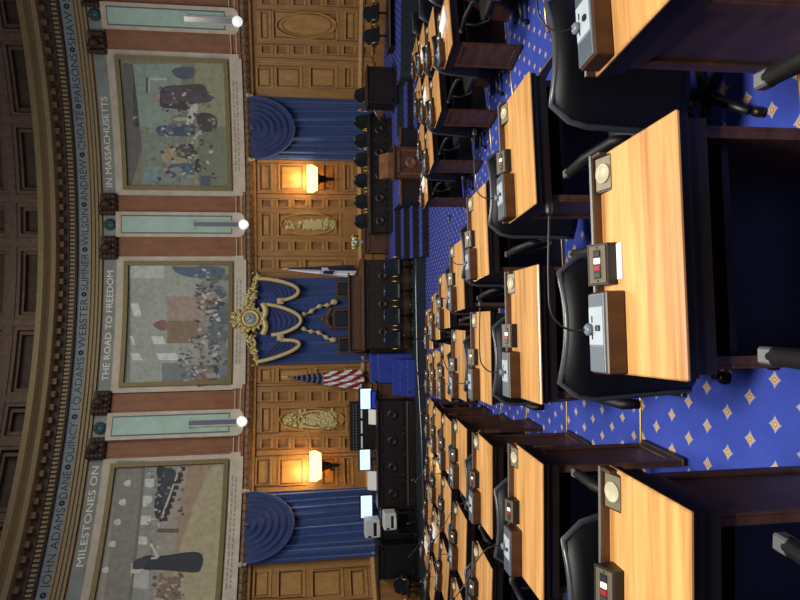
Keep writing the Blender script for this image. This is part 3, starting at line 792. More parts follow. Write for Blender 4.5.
# ---------------------------------------------------------------- sconces
def sconce(y,lb,xt=305):
    p=PH(y,315); t=thing('sconce',cyl(p,zc(334),.15),lb,'lamp','lit bracket sconces')
    T=Matrix.Translation(cyl(p,0,.45))@Matrix.Rotation(-p,4,'Z')
    z0,z1=zc(318),zc(307.5)
    b=MB(); b.lathe([(.34,z0),(.42,(z0+z1)/2),(.40,z1),(.38,z1),(.40,(z0+z1)/2),(.32,z0)],T=T,n=24); b.build('shade',M_shade,t)
    b=MB(); b.lathe([(0,zc(334)),(.03,zc(334)),(.05,zc(331)),(.04,zc(328)),(.10,zc(325)),(.12,zc(321)),(.2,zc(318)),(.2,zc(317.4)),(0,zc(317.4))],T=T,n=14)
    b.box(-.05,.05,0,.42,zc(328),zc(326),T); b.build('bracket',M_black,t)
    ld=bpy.data.lights.new('sconce_light','POINT'); ld.energy=38; ld.color=(1,.66,.30); ld.shadow_soft_size=.12; lo=bpy.data.objects.new('sconce_light',ld); C.objects.link(lo); lo.location=Vector(cyl(p,z1+.22,.42))-Vector(t.location); lo.parent=t
sconce(180,'lit cream sconce on oak panel below upper curtain in the photo'); sconce(470,'lit cream sconce on oak panel above lower curtain in the photo')
# ---------------------------------------------------------------- floor : curved tiers, ramped aisle, well
KC=.068
def rowY(i): return 1.45+1.51*(i-1)
def rowZ(i): return EZ-.9-.185*(i-1)            # desktop height
def X0(i): return -.7-.1*(i-1)
def arc(i,X):
    u=X-X0(i); e=KC/2*u*u
    if u<-1.9: e+=.05*(-u-1.9)**2
    if u<-1: e+=.035*(-u-1)**2
    return e
def head(i,X):
    u=X-X0(i); h=KC*u
    if u<-1.9: h-=.10*(-u-1.9)
    if u<-1: h-=.07*(-u-1)
    return h
def edgeY(i,X):
    if i<=0: return -5.0
    return rowY(i)+.47+arc(i,X)
def tz(i): return max(0,rowZ(i)-.76) if i<8 else 0.
XB=lambda Y: 1.50-.172*(max(Y,-1)-1.45)
XD=lambda Y: 2.32-.139*(max(Y,-1)-4.8)
XL=lambda Y:-9.5
XR=lambda Y: 9.5
bF=MB(); bN=MB(); bRf=MB()
def tierpoint(i,s,v,fa,fb):
    X=0.
    Y=rowY(i)
    for _ in range(8):
        X=fa(Y)+(fb(Y)-fa(Y))*s; Y=edgeY(i-1,X)+v*(edgeY(i,X)-edgeY(i-1,X))
    return X,Y
for i in range(1,8):
    for fa,fb,n in ((XL,XB,24),(XD,XR,14)):
        bF.grid(lambda s,v: Vector((*tierpoint(i,s,v,fa,fb),tz(i))),n,4,False)
        bF.grid(lambda s,v: Vector((*tierpoint(i,s,1,fa,fb),tz(i)+(tz(i+1)-tz(i))*v)),n,1,False)
        pts=[Vector((*tierpoint(i,k/n,1,fa,fb),tz(i)+.004)) for k in range(n+1)]
        bN.tube(pts,.008,6)
    zn=lambda v: tz(i)+(tz(i+1)-tz(i))*v
    zr=lambda i_,v: tz(i_)+(tz(i_+1)-tz(i_))*v if i_>1 or True else 0
    bF.grid(lambda s,v: Vector((*tierpoint(i,s,v,XB,XD),(tz(i)+(tz(i+1)-tz(i))*v) if i>=1 else 0)),4,6,False)
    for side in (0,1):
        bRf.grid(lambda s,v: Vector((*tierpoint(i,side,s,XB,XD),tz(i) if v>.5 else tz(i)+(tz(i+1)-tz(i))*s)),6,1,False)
        pts=[Vector((*tierpoint(i,side,k/6,XB,XD),tz(i)+.003)) for k in range(7)]
        bN.tube(pts,.007,6)
def wellpt(s,v):
    X=-11+22*s; Y=edgeY(7,X); return Vector((X,Y+(21.5-Y)*v,0))
bF.grid(wellpt,40,10,False)
struct(bF.build('floor',M_carpet)); 
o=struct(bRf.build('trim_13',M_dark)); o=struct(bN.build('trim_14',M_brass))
# ---------------------------------------------------------------- desks
H=.76; WD=.335; DF=.216
def make_desk():
    t=thing('member_desk',(0,0,0),'','desk')
    b=MB(); b.box(-WD,WD,-DF,DF,H-.014,H,bev=.0045); b.build('desktop',M_top,t)
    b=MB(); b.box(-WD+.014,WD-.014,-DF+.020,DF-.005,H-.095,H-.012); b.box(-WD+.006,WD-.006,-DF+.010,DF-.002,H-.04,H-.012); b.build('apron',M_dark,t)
    for s in (-1,1):
        b=MB(); x=s*(WD-.035)
        b.box(min(x,x-s*.022),max(x,x-s*.022),-DF+.04,DF-.02,.0,H-.095)
        xo=x+s*.006
        for (y0,y1,z0,z1) in ((-DF+.04,DF-.02,0,.07),(-DF+.04,DF-.02,H-.15,H-.095),(-DF+.04,-DF+.085,.07,H-.15),(DF-.065,DF-.02,.07,H-.15)):
            b.box(min(x,x+s*.010),max(x,x+s*.010),y0,y1,z0,z1,bev=.002)
        b.build('side_panel',M_side,t)
        b=MB(); b.box(s*(WD-.03)-.02,s*(WD-.03)+.02,-DF+.02,DF-.01,0,.03,bev=.004); b.build('foot_rail',M_dark,t)
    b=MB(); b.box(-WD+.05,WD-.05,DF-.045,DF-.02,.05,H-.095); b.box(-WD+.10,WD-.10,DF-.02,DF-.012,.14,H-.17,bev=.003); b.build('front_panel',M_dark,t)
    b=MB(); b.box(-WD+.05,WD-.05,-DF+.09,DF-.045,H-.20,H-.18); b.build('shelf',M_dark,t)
    b=MB(); b.box(-WD,WD,DF-.012,DF,H,H+.028,bev=.003); b.box(WD-.012,WD,DF-.06,DF-.012,H,H+.028,bev=.003)
    b.build('back_rail',M_side,t)
    b=MB(); b.box(-WD,WD,DF-.0125,DF+.0005,H+.028,H+.031); b.build('rail_cap',M_chrome,t)
    # inclined number plate with disc, in the far corner
    T=Matrix.Translation((WD-.066,DF-.052,H+.004))@Matrix.Rotation(R_(14),4,'X')
    b=MB(); b.use(M_black); b.box(-.056,.056,-.039,.040,0,.004,T,.001); b.use(M_plate); b.box(-.050,.050,-.033,.034,.004,.008,T,.001); pl=b.build('number_plate',None,t)
    b=MB(); b.lathe([(.0,.009),(.022,.009),(.027,.013),(.030,.013),(.031,.008)],T=T,n=20); b.build('disc',M_ivory,pl)
    return t
def make_console():
    t=thing('microphone_console',(0,0,0),'','microphone console')
    b=MB(); b.box(-.12,.12,-.055,.055,0,.060,bev=.004); b.build('body',M_box,t)
    b=MB(); b.use(M_gpl); b.box(-.114,.114,-.049,.049,.0595,.066,bev=.001)
    b.use(M_gplp); b.box(-.035,.075,-.045,.045,.066,.068)
    b.use(M_black)
    b.use(M_grill)
    for i in range(16): b.box(-.112+i*.0045,-.1095+i*.0045,-.045,.045,.066,.0675)
    for i in range(7): b.box(.080+i*.0045,.0825+i*.0045,-.045,.045,.066,.0675)
    b.use(M_black)
    b.box(.005,.022,-.028,-.010,.068,.076,bev=.002); b.box(-.02,.0,.02,.026,.068,.0695); b.box(.03,.05,.02,.026,.068,.0695)
    b.build('control_plate',None,t)
    b=MB(); b.lathe([(0,0),(.018,0),(.018,.014),(.011,.02),(0,.02)],c=(.01,.035,.066),n=14); b.build('microphone_socket',M_gpl,t)
    return t
def mic_on(t,pts,head=True):
    b=MB(); pts=[Vector(p) for p in pts]
    # Catmull-Rom
    P=[pts[0]]+pts+[pts[-1]]; out=[]
    for i in range(1,len(P)-2):
        for k in range(6):
            s=k/6; a,b0,c,d=P[i-1],P[i],P[i+1],P[i+2]
            out.append(.5*((2*b0)+(-a+c)*s+(2*a-5*b0+4*c-d)*s*s+(-a+3*b0-3*c+d)*s**3))
    out.append(pts[-1]); b.tube(out,.0035,6); g=b.build('gooseneck',M_black,t)
    b=MB(); d=(out[-1]-out[-2]).normalized(); b.tube([out[-1]-d*.005,out[-1]+d*.004,out[-1]+d*.028,out[-1]+d*.040],[.006,.011,.012,.004],8); b.build('microphone_head',M_black,g)
def make_vote():
    t=thing('voting_box',(0,0,0),'','voting box')
    b=MB(); P=[(-.062,-.034,0),(.062,-.034,0),(.062,.034,0),(-.062,.034,0),(-.062,-.034,.030),(.062,-.034,.030),(.062,.034,.062),(-.062,.034,.062)]; b.hexa([Vector(p) for p in P]); b.build('case',M_black,t)
    an=math.atan2(.032,.068); T=Matrix.Translation((0,-.034,.030))@Matrix.Rotation(an,4,'X')
    b=MB(); b.use(M_face); b.box(-.056,.056,.006,.066,0,.003,T,.001); b.use(M_black); b.box(-.044,.044,.024,.050,.003,.0045,T); b.lathe([(0,.003),(.003,.003),(.003,.005),(0,.005)],c=(-.05,.036,0),T=T,n=8); b.lathe([(0,.003),(.003,.003),(.003,.005),(0,.005)],c=(.05,.036,0),T=T,n=8); fp=b.build('faceplate',None,t)
    for i,(mt) in enumerate((M_green,M_red,M_white,M_dbut)):
        b=MB(); x=-.032+i*.021; b.box(x-.009,x+.009,.024,.048,.003,.007,T,.002); o=b.build('button',mt,fp); o['label']=['dark green push button','red push button','white lit push button','dark unlit push button'][i]
    return t
def make_chair():
    t=thing('leather_chair',(0,0,0),'','chair')
    def cush(b,x0,x1,y0,y1,z0,z1,T=None,p=3.2,n=10):
        cx,cy,cz=(x0+x1)/2,(y0+y1)/2,(z0+z1)/2; rx,ry,rz=(x1-x0)/2,(y1-y0)/2,(z1-z0)/2; vs=[];fs=[]
        N_=20;M2=10
        sg=lambda v,e: math.copysign(abs(v)**e,v)
        for i in range(M2+1):
            th=-math.pi/2+math.pi*i/M2
            for k in range(N_):
                a=2*math.pi*k/N_; e1=.55;e2=.38
                v=Vector((cx+rx*sg(math.cos(th),e1)*sg(math.cos(a),e2),cy+ry*sg(math.cos(th),e1)*sg(math.sin(a),e2),cz+rz*sg(math.sin(th),e1)))
                if T: v=T@v
                vs.append(v)
        for i in range(M2):
            for k in range(N_): fs.append((i*N_+k,i*N_+(k+1)%N_,(i+1)*N_+(k+1)%N_,(i+1)*N_+k))
        b.add(vs,fs,True)
    b=MB(); cush(b,-.24,.24,-.22,.23,.38,.48); b.build('seat',M_leather,t)
    b=MB(); T=Matrix.Translation((0,-.25,.36))@Matrix.Rotation(R_(10),4,'X'); 
    # backrest: rounded upright shell
    nn=16; vs=[]
    def bf(i,j,dd):
        a=i*2-1; z=.58*j; w=.27*(1-.05*(1-j))*(1 if j<.75 else math.sqrt(max(0,1-((j-.75)/.27)**2*.55)))
        return T@Vector((a*w,.05*a*a+dd*math.sqrt(max(.04,1-abs(a)**4))*(1 if j<.95 else .6),z))
    b.grid(lambda i,j: bf(i,j,.045),nn,12); b.grid(lambda i,j: bf(i,j,-.03),nn,12)
    for e in (0,1): b.grid(lambda i,j: bf(e,i,-.03+.075*j),12,1)
    b.grid(lambda i,j: bf(i,1,-.03+.075*j),nn,1); b.grid(lambda i,j: bf(i,0,-.03+.075*j),nn,1)
    bk=b.build('backrest',M_leather,t)
    b=MB(); b.tube([bf(0,j/8,.0) for j in range(9)]+[bf(i/12,1,.0) for i in range(1,12)]+[bf(1,1-j/8,.0) for j in range(9)],.014,6); b.build('piping',M_pipe,bk)
    for s in (-1,1):
        b=MB(); x=s*.30; b.tube([(x,-.24,.60),(x,-.22,.66),(x,.0,.68),(x,.20,.67)],[.018,.022,.023,.021],8)
        a=b.build('armrest',M_leather,t)
        b=MB(); b.box(x-.019,x+.019,.19,.232,.655,.688,bev=.005); b.build('arm_cap',M_cap,a)
        b=MB(); b.tube([(x,.10,.68),(x,.12,.55),(x*.9,.08,.42),(x*.7,.02,.40)],.013,6); b.build('arm_support',M_black,t)
    b=MB(); b.lathe([(.03,.08),(.03,.24),(.045,.25),(.045,.30),(.12,.36),(.12,.385)],n=12); b.build('pedestal',M_black,t)
    b=MB()
    for k in range(5):
        a=k*2*math.pi/5+.3; c,s=math.cos(a),math.sin(a); b.tube([(0,0,.10),(.15*c,.15*s,.095),(.27*c,.27*s,.07)],[.028,.022,.016],6)
    st=b.build('star_base',M_black,t)
    for k in range(5):
        a=k*2*math.pi/5+.3; c,s=math.cos(a),math.sin(a); b=MB(); T=Matrix.Translation((.27*c,.27*s,.028))@Matrix.Rotation(a,4,'Z'); b.lathe([(0,-.018),(.02,-.018),(.028,-.012),(.028,.012),(.02,.018),(0,.018)],axis='y',T=T,n=12); b.build('caster',M_caster,st)
    return t
cols={
 'A':[.13,-.17,-.42,-.63,-.87,-1.07,-1.25],
 'B':[1.08,.79,.51,.245,0,-.23,-.48],
 'C':[-.85,-1.12,-1.376,-1.556,-1.775,-1.93,-2.03],
 'E':[-1.85,-2.09,-2.26,-2.43,-2.59,-2.72,-2.80],
 'F':[None,None,-3.15,-3.30,-3.48,-3.56,-3.62],
 'G':[None,None,None,None,None,-4.45,-4.50],
 'D':[None,None,3.20,2.90,2.66,2.34,2.02],
 'P':[None,None,None,None,3.50,3.20,2.88],
 'Q':[None,None,None,None,None,4.04,3.74],
 'Z':[None,None,None,None,None,None,4.55],
}
cname={'A':'first column above the aisle','B':'second column above the aisle','C':'first column below the aisle','E':'second column below the aisle','F':'third column below the aisle','G':'fourth column below the aisle','D':'first column beyond the ramp','P':'second column beyond the ramp','Q':'third column beyond the ramp','Z':'fourth column beyond the ramp'}
ordn=['nearest','second','third','fourth','fifth','sixth','seventh']
desk0=make_desk(); con0={}; 
mics=[ [(.01,.035,.08),(.012,.06,.13),(.06,.07,.175),(.16,.06,.185),(.27,.05,.185),(.36,.05,.18)],
       [(.01,.035,.08),(.012,.05,.16),(.0,.06,.26),(-.02,.06,.36),(-.04,.07,.42)],
       [(.01,.035,.08),(.0,.06,.14),(-.06,.07,.20),(-.17,.05,.27),(-.26,.05,.34)],
       [(.01,.035,.08),(.0,.07,.12),(.03,.10,.17),(.12,.10,.22),(.20,.09,.25)] ]
cons=[]
for mp in mics:
    c=make_console(); mic_on(c,mp); cons.append(c)
vote0=make_vote(); chair0=make_chair()
used=set()
def place(proto,loc,rz,label,group):
    if id(proto) not in used:
        used.add(id(proto)); proto.location=loc; proto.rotation_euler=(0,0,rz); proto['label']=label; proto['group']=group; return proto
    return dup(proto,loc,rz,label,group)
micsel={'A':[0,0,3,2,1,3,2],'B':[0,0,0,1,2,1,3],'C':[1,2,2,1,2,3,1],'E':[0,2,2,2,1,3,1]}
jr=random.Random(11)
for cn,xs in cols.items():
    for r,x in enumerate(xs):
        if x is None: continue
        i=r+1
        h=head(i,x); yn=rowY(i)+arc(i,x); zf=tz(i)
        Rm=Matrix.Rotation(h,4,'Z'); base=Vector((x,yn,zf))
        def L(px,py,pz=0): return base+Rm@Vector((px,py,pz))
        first=[k for k,v in enumerate(xs) if v is not None][0]
        where='%s desk, %s'%(ordn[r-first],cname[cn])
        place(desk0,L(0,DF),h,'honey-topped wooden desk, '+where.replace(' desk,',' in the'),'member desks')
        ca=jr.uniform(-.06,.06) if i>1 else -.05
        co=-.41 if i>1 else -.40
        if cn in 'DPQZ': co=-.29
        place(chair0,L(.02 if i==1 else .055+jr.uniform(-.02,.02),co),h+ca,'black leather armchair at the '+where,'member chairs')
        ms=micsel.get(cn,[jr.randint(0,3) for _ in range(7)])[r]
        place(cons[ms],L(-WD+.122,2*DF-.088,H),h,'wooden microphone console on the '+where,'microphone consoles')
        place(vote0,L(-WD+.325,2*DF-.068,H),h,'small four-button voting box on the '+where,'voting boxes')
# papers
def sheet(name,loc,rz,w,l,lb,th=.003,mt=None):
    b=MB(); b.box(-w/2,w/2,-l/2,l/2,0,th); o=b.build(name,mt or M_paper); o.location=loc; o.rotation_euler=(0,0,rz); tag(o,lb,'paper'); return o
def deskpt(cn,r,px,py,pz=0):
    i=r+1; x=cols[cn][r]; h=head(i,x); return Vector((x,rowY(i)+arc(i,x),tz(i)+H+.001+pz))+Matrix.Rotation(h,4,'Z')@Vector((px,py,0)),h
p,h=deskpt('A',0,-.005,2*DF-.119); sheet('paper_slip',p,h,.105,.03,'narrow white slip lying before the voting box on the nearest desk')
for n,(cn,r,px,py,lb) in enumerate([('D',3,.1,.25,'loose white papers on the desk at the photo top edge beside the ramp'),('P',5,.0,.25,'stack of white papers on a far desk beyond the ramp'),('Q',5,-.1,.25,'white papers on a far desk near the top frame edge'),('F',5,0,.3,'white papers on a far desk near the bottom frame edge'),('G',6,.1,.2,'bright sheet on the farthest desk at the bottom frame edge'),('D',6,.05,.25,'white folder on the farthest desk beside the ramp')]):
    p,h=deskpt(cn,r,px,py); sheet('paper_stack',p,h+.2,.21,.28,lb,.02)
# ---------------------------------------------------------------- rostrum
# platforms
def fbox(b,xa,xb,ya,yb,z0,z1,Yf,Yb,bev=0):
    """box whose front face (at depth Yf) spans photo rows ya>yb; z given"""
    l=atY((xa+xb)/2,ya,Yf).x; r=atY((xa+xb)/2,yb,Yf).x
    b.box(l,r,Yf,Yb,z0,z1,bev=bev); return l,r
def zat(x,y,Y): return atY(x,y,Y).z
def plat(name,pts,z0,z1,mt,mt2=None):
    b=MB(); n=len(pts); vs=[Vector((p[0],p[1],z0)) for p in pts]+[Vector((p[0],p[1],z1)) for p in pts]
    b.use(mt2 or mt); b.add(vs,[(i,(i+1)%n,(i+1)%n+n,i+n) for i in range(n)]); b.use(mt); b.add(vs,[tuple(range(n,2*n))])
    return b.build(name)
zp1=zat(416,300,16.3)
front=[(-9,15.6),(-5.5,15.4),(-3.2,15.7),(-1.6,16.2),(.3,16.3),(1.05,16.2)]
back=[tuple(cyl(math.asin((x-WX)/(WR-.25)),0,.25))[:2] for x in [1.05-.8*k for k in range(13)] if abs((x-WX)/(WR-.25))<.8]
front=[f for f in front if f[0]>-8]
back.append((front[0][0],back[-1][1]))if back[-1][0]>front[0][0] else None
o=plat('rostrum_platform',front+back,0.01,zp1,M_teal,M_teal); tag(o,'low teal-sided platform carrying the rostrum and clerk desk','platform')
b=MB(); b.tube([(x,y,zp1) for x,y in front],.02,6); bb=b.build('metal_nosing',M_chrome,o,)
# carpeted steps between lectern desk and rostrum (photo rows 205-262, x 395-428)
t=thing('carpeted_steps',(1.6,17.5,0),'blue carpeted stair of four treads beside the long dark desk','steps')
for k in range(4):
    b=MB(); Yk=15.75+.42*k; b.use(M_carpet); b.box(1.07,2.38,Yk,19.2 if k==3 else Yk+.50,.01+.17*k,.01+.17*(k+1)-.002); b.use(M_dark); b.box(1.07,2.38,Yk-.012,Yk-.001,.01+.17*k,.01+.17*(k+1)-.02); b.build('tread',None,t)  # dark strip over each riser: its shade put into the colour
o=plat('stand_platform',[(2.4,16.0),(3.2,15.9),(4.1,15.8),(4.1,16.25),(5.4,16.25),(5.4,15.6),(8.2,15.2)]+[tuple(cyl(math.asin((x-WX)/(WR-.25)),0,.25))[:2] for x in (8.2,7.2,6.2,5.2,4.2,3.2,2.4)],0.01,.69,M_carpet,M_teal); tag(o,'raised carpeted platform under the long dark desk','platform')
t=thing('carpeted_steps',(4.8,15.0,0),'blue carpeted stair at the end of long dark desk','steps')
for k in range(3):
    b=MB(); Yk=15.0+.40*k; b.use(M_carpet); b.box(4.12,5.38,Yk,16.24 if k==2 else Yk+.42,.01+.17*k,.01+.17*(k+1)); b.use(M_dark); b.box(4.12,5.38,Yk-.012,Yk-.001,.01+.17*k,.17*(k+1)-.02); b.build('tread',None,t)  # riser faces coloured dark in place of the shade on them
def panel_front(b,l,r,Y,z0,z1,n,d=.03,mt=None):
    w=(r-l)/n
    for i in range(n):
        a,c=l+w*i+w*.12,l+w*(i+1)-w*.12
        for (x0,x1,q0,q1) in ((a,a+.03,z0,z1),(c-.03,c,z0,z1),(a,c,z0,z0+.03),(a,c,z1-.03,z1)): b.box(x0,x1,Y-d,Y,q0,q1)
        cx=(a+c)/2; cz=(z0+z1)/2
        b.lathe([(.0,-d*.4),(.05,-d*.4),(.07,-d*.8),(.12,-d*.8),(.14,-d*.2),(.14,0)],c=(cx,Y,cz),axis='y',n=18)
t=thing('carpeted_steps',(-1.4,17,zp1),'blue carpeted stair rising between rostrum and clerk desk','steps')
for k in range(3):
    b=MB(); b.box(-2.5,-1.55,16.55+.16*k,17.05,zp1+.18*k,zp1+.18*(k+1)); b.build('tread',M_carpet,t)
for (ya,yb,Ya,Yb,xt) in ((383,354,17.12,17.58,379),(383,354,17.6,18.3,371.5)):
    l_=atY(xt,ya,Ya).x; r_=atY(xt,yb,Ya).x-.02; b=MB(); b.use(M_carpet); b.box(l_,r_,Ya,Yb,zp1,zat(xt,(ya+yb)/2,Ya)); b.build('tread',None,t)
# main rostrum (photo rows 262-352)
Yr=17.6; t=thing('rostrum',(0,Yr,zp1),'tall dark carved wooden rostrum behind the front leather chairs','rostrum')
b=MB(); ztop=zat(362,300,Yr); l,r=fbox(b,0,400,352,260,zp1,ztop-.08,Yr,Yr+.9); b.build('body',M_dark,t)
b=MB(); b.box(l-.06,r+.06,Yr-.08,Yr+1.0,ztop-.08,ztop,bev=.02); b.box(l-.02,r+.02,Yr-.05,Yr,zp1,zp1+.12); b.build('top_ledge',M_side,t)
b=MB(); panel_front(b,l+.05,r-.05,Yr,zp1+.25,ztop-.15,3); b.build('carved_panel',M_dark,t)
b=MB(); l2=atY(350,350,18.5).x; r2=atY(350,275,18.5).x; zt2=zat(350,310,18.5); b.box(l2,r2,18.51,18.7,zp1,zt2,bev=.02); b.box(l2-.05,r2+.05,18.4,18.75,zt2,zt2+.05,bev=.01); b.build('upper_desk',M_side,t)
b=MB(); b.box(l2-.2,r2+.2,18.76,19.6,zp1,atY(349,318,19.3).z-.56); b.build('upper_floor',M_dark,t)
# speaker's chairs
def highchair(lb,y,x0,x1,wpx,Y,crest=True):
    c=atY(x1,y,Y); t=thing('high_backed_chair',(c.x,Y,c.z-.55),lb,'chair','high chairs on the rostrum'); w=wpx*Y/650/2; z1=zat(x0,y,Y)
    b=MB(); b.box(c.x-w-.05,c.x+w+.05,Y+.05,Y+.13,c.z-.5,z1+.04,bev=.02)
    if crest:
        for k in range(9):
            a=-1+k/4; b.ball((c.x+a*w,Y+.08,z1+.08+.12*(1-a*a)),(.07,.05,.09),8)
        b.ball((c.x,Y+.08,z1+.30),(.08,.05,.10),8)
    b.build('frame',M_side,t)
    b=MB(); b.box(c.x-w+.02,c.x+w-.02,Y,Y+.06,c.z-.2,z1-.02,bev=.03); b.build('back_cushion',M_leatherb,t)
    b=MB(); b.box(c.x-w,c.x+w,Y-.35,Y,c.z-.5,c.z-.38,bev=.03); b.build('seat',M_leatherb,t)
    b=MB(); 
    for s in (-1,1): b.box(c.x+s*(w+.03)-.025,c.x+s*(w+.03)+.025,Y-.35,Y+.05,c.z-.52,c.z-.15,bev=.01)
    b.build('arm',M_side,t)
highchair('tall carved chair with leather back, middle of the rostrum',318.5,334,349,17,19.3)
highchair('lower leather-backed chair on the rostrum toward white flag',289,337,349,14,19.3,False)
highchair('lower leather-backed chair on the rostrum toward striped flag',345,339,349,14,19.3,False)
# desk shelf between
# small leather chairs
def smallchair_proto():
    t=thing('leather_swivel_chair',(0,0,0),'','chair')
    b=MB(); T=Matrix.Translation((0,.18,.36))
    def bf(i,j,dd):
        a=i*2-1; z=.40*j; w=.21*(1 if j<.55 else math.sqrt(max(0,1-((j-.55)/.46)**2*.92)))
        return T@Vector((a*w,-.05*a*a+dd*(1-.5*abs(a)**3),z))
    b.grid(lambda i,j: bf(i,j,-.06),12,10); b.grid(lambda i,j: bf(i,j,.03),12,10)
    for e in (0,1): b.grid(lambda i,j: bf(e,i,-.06+.09*j),10,1)
    b.grid(lambda i,j: bf(i,1,-.06+.09*j),12,1)
    b.build('backrest',M_leatherb,t)
    b=MB(); b.box(-.21,.21,-.2,.16,.34,.42,bev=.03); b.build('seat',M_leatherb,t)
    b=MB()
    for s in (-1,1): b=MB(); b.tube([(s*.24,.15,.4),(s*.25,.12,.54),(s*.25,-.12,.54),(s*.24,-.15,.38)],.018,6); b.build('armrest',M_brass,t)
    b=MB(); b.lathe([(.03,.05),(.03,.34)],n=8); 
    for k in range(4):
        a=k*math.pi/2+.78; b.tube([(0,0,.07),(.22*math.cos(a),.22*math.sin(a),.03)],.018,6)
    b.build('pedestal',M_black,t)
    return t
sc0=smallchair_proto()
def schair(y,xtop,Y,lb,grp,zbase,s=1.0,rz=0):
    zt=zat(xtop,y,Y); c=atY(xtop,y,Y); o=place(sc0,Vector((c.x,Y,zbase)),rz,lb,grp); k=(zt-zbase)/.77; o.scale=(1.0*s,1.0*s,k); return o
for n,(y,lb) in enumerate([(267,'first'),(291,'second'),(316,'third'),(339,'fourth')]):
    schair(y,384,16.75,'rounded blue-grey leather chair before the rostrum, %s from the photo top'%lb,'front rostrum chairs',zp1)
for n,(y,lb) in enumerate([(94,'first'),(121,'second'),(140,'third'),(159,'fourth'),(180,'fifth'),(201,'sixth'),(221,'seventh')]):
    schair(y,354,18.6,'rounded leather chair behind the long dark desk, %s from the photo top'%lb,'chairs behind the long desk',.69)
schair(12,363,17.2,'dark leather chair by the oak wall, touching the photo top','wall chairs',.69); schair(35,363,17.2,'dark leather chair by the oak wall, beside the dark cabinet','wall chairs',.69)
schair(588,394,16.0,'dark leather chair at the photo bottom by the oak panels','wall chairs',zp1)
# long dark desk (photo rows 104-236)
Yl=17.3; zl=zat(369,170,Yl); l=atY(390,232,Yl).x; r=atY(390,118,Yl).x
t=thing('long_desk',(l,Yl,.69),'long dark desk curving in front of seven leather chairs','desk')
b=MB(); b.box(l,r,Yl,Yl+.5,.69,zl-.06); b.box(l,r,Yl-.03,Yl,.69,.8); b.build('body',M_dark,t)
b=MB(); b.box(l-.05,r+.05,Yl-.07,Yl+.55,zl-.06,zl,bev=.015); b.build('top_ledge',M_dark,t)
b=MB(); panel_front(b,l,r,Yl,.85,zl-.12,5); b.build('carved_panel',M_dark,t)
# front low rail under it
Yq=15.55
t=thing('low_rail',(2,Yq,0),'dark low rail panel in front of the long desk','rail')
l=atY(400,203,Yq).x; r=atY(400,128,Yq).x; b=MB(); zq=zat(400,160,Yq); b.box(l,r,Yq,Yq+.15,0.0,zq-.05); b.build('panel',M_dark,t)
b=MB(); b.box(l-.04,r+.04,Yq-.03,Yq+.18,zq-.05,zq,bev=.01); b.build('cap',M_side,t)
# lectern
Yk=15.2; l=atY(400,178,Yk).x; r=atY(400,146,Yk).x; z1=zat(393,160,Yk)
t=thing('lectern',((l+r)/2,Yk,0),'brown wooden lectern with paler sloped desk before the long desk','lectern')
b=MB(); b.box(l,r,Yk,Yk+.27,0,z1,bev=.02); b.box(l-.04,r+.04,Yk-.04,Yk+.3,0,.1,bev=.01); b.box(l-.04,r+.04,Yk-.04,Yk+.3,z1-.05,z1,bev=.01); b.build('pedestal',M_side,t)
b=MB(); panel_front(b,l,r,Yk,.2,z1-.12,1); b.build('carved_panel',M_lect,t)
b=MB(); l2,r2=atY(385,177,Yk).x,atY(385,152,Yk).x; zz=zat(379,160,Yk+.3)
b.hexa([Vector(p) for p in ((l2,Yk+.05,z1),(r2,Yk+.05,z1),(r2,Yk+.3,z1),(l2,Yk+.3,z1),(l2,Yk+.05,z1+.12),(r2,Yk+.05,z1+.12),(r2,Yk+.3,zz),(l2,Yk+.3,zz))])
b.build('slope_desk',M_lect,t)
# dark cabinet (rows 65-103)
def cabinet(lb,x0,ya,yb,Y,zb,dep,mt,top=None,n=1):
    l=atY(x0,ya,Y).x; r=atY(x0,yb,Y).x; z1=zat(x0,(ya+yb)/2,Y); t=thing('cabinet',((l+r)/2,Y,zb),lb,'cabinet')
    b=MB(); b.box(l,r,Y,Y+dep,zb,z1-.04); b.build('body',mt,t)
    b=MB(); b.box(l-.03,r+.03,Y-.04,Y+dep+.03,z1-.04,z1,bev=.012); b.build('top_board',top or mt,t)
    b=MB(); w=(r-l)/n
    for i in range(n):
        a,c=l+w*i+.06,l+w*(i+1)-.06
        for (q0,q1,s0,s1) in ((a,a+.04,zb+.1,z1-.12),(c-.04,c,zb+.1,z1-.12),(a,c,zb+.1,zb+.14),(a,c,z1-.16,z1-.12)): b.box(q0,q1,Y-.02,Y,s0,s1)
    b.build('door_frame',mt,t); return z1,l,r
cabinet('square dark cabinet beside the steps below the wall chairs',367,103,66,16.2,.69,.6,M_dark)
z,l,r=cabinet('brown pedestal cabinet carrying white flowers',364,253,229,18.0,.68,.5,M_side)
# flowers
t=thing('flower_vase',((l+r)/2,18.25,z),'small vase of white and yellow flowers on the brown pedestal','flowers')
b=MB(); b.lathe([(0,0),(.05,0),(.07,.05),(.04,.12),(.05,.14)],c=((l+r)/2,18.25,z),n=12); b.build('vase',M_clock,t)
for k_,(mt,nm,n) in enumerate(((M_flow,'blossom',14),(M_flowp,'yellow_blossom',8),(M_leaf,'leaves',12))):
    b=MB(); rr=random.Random(k_)
    for i in range(n): b.ball(((l+r)/2+rr.uniform(-.18,.18),18.25+rr.uniform(-.1,.1),z+.14+rr.uniform(0,.16)),rr.uniform(.03,.055),6)
    b.build(nm,mt,t)
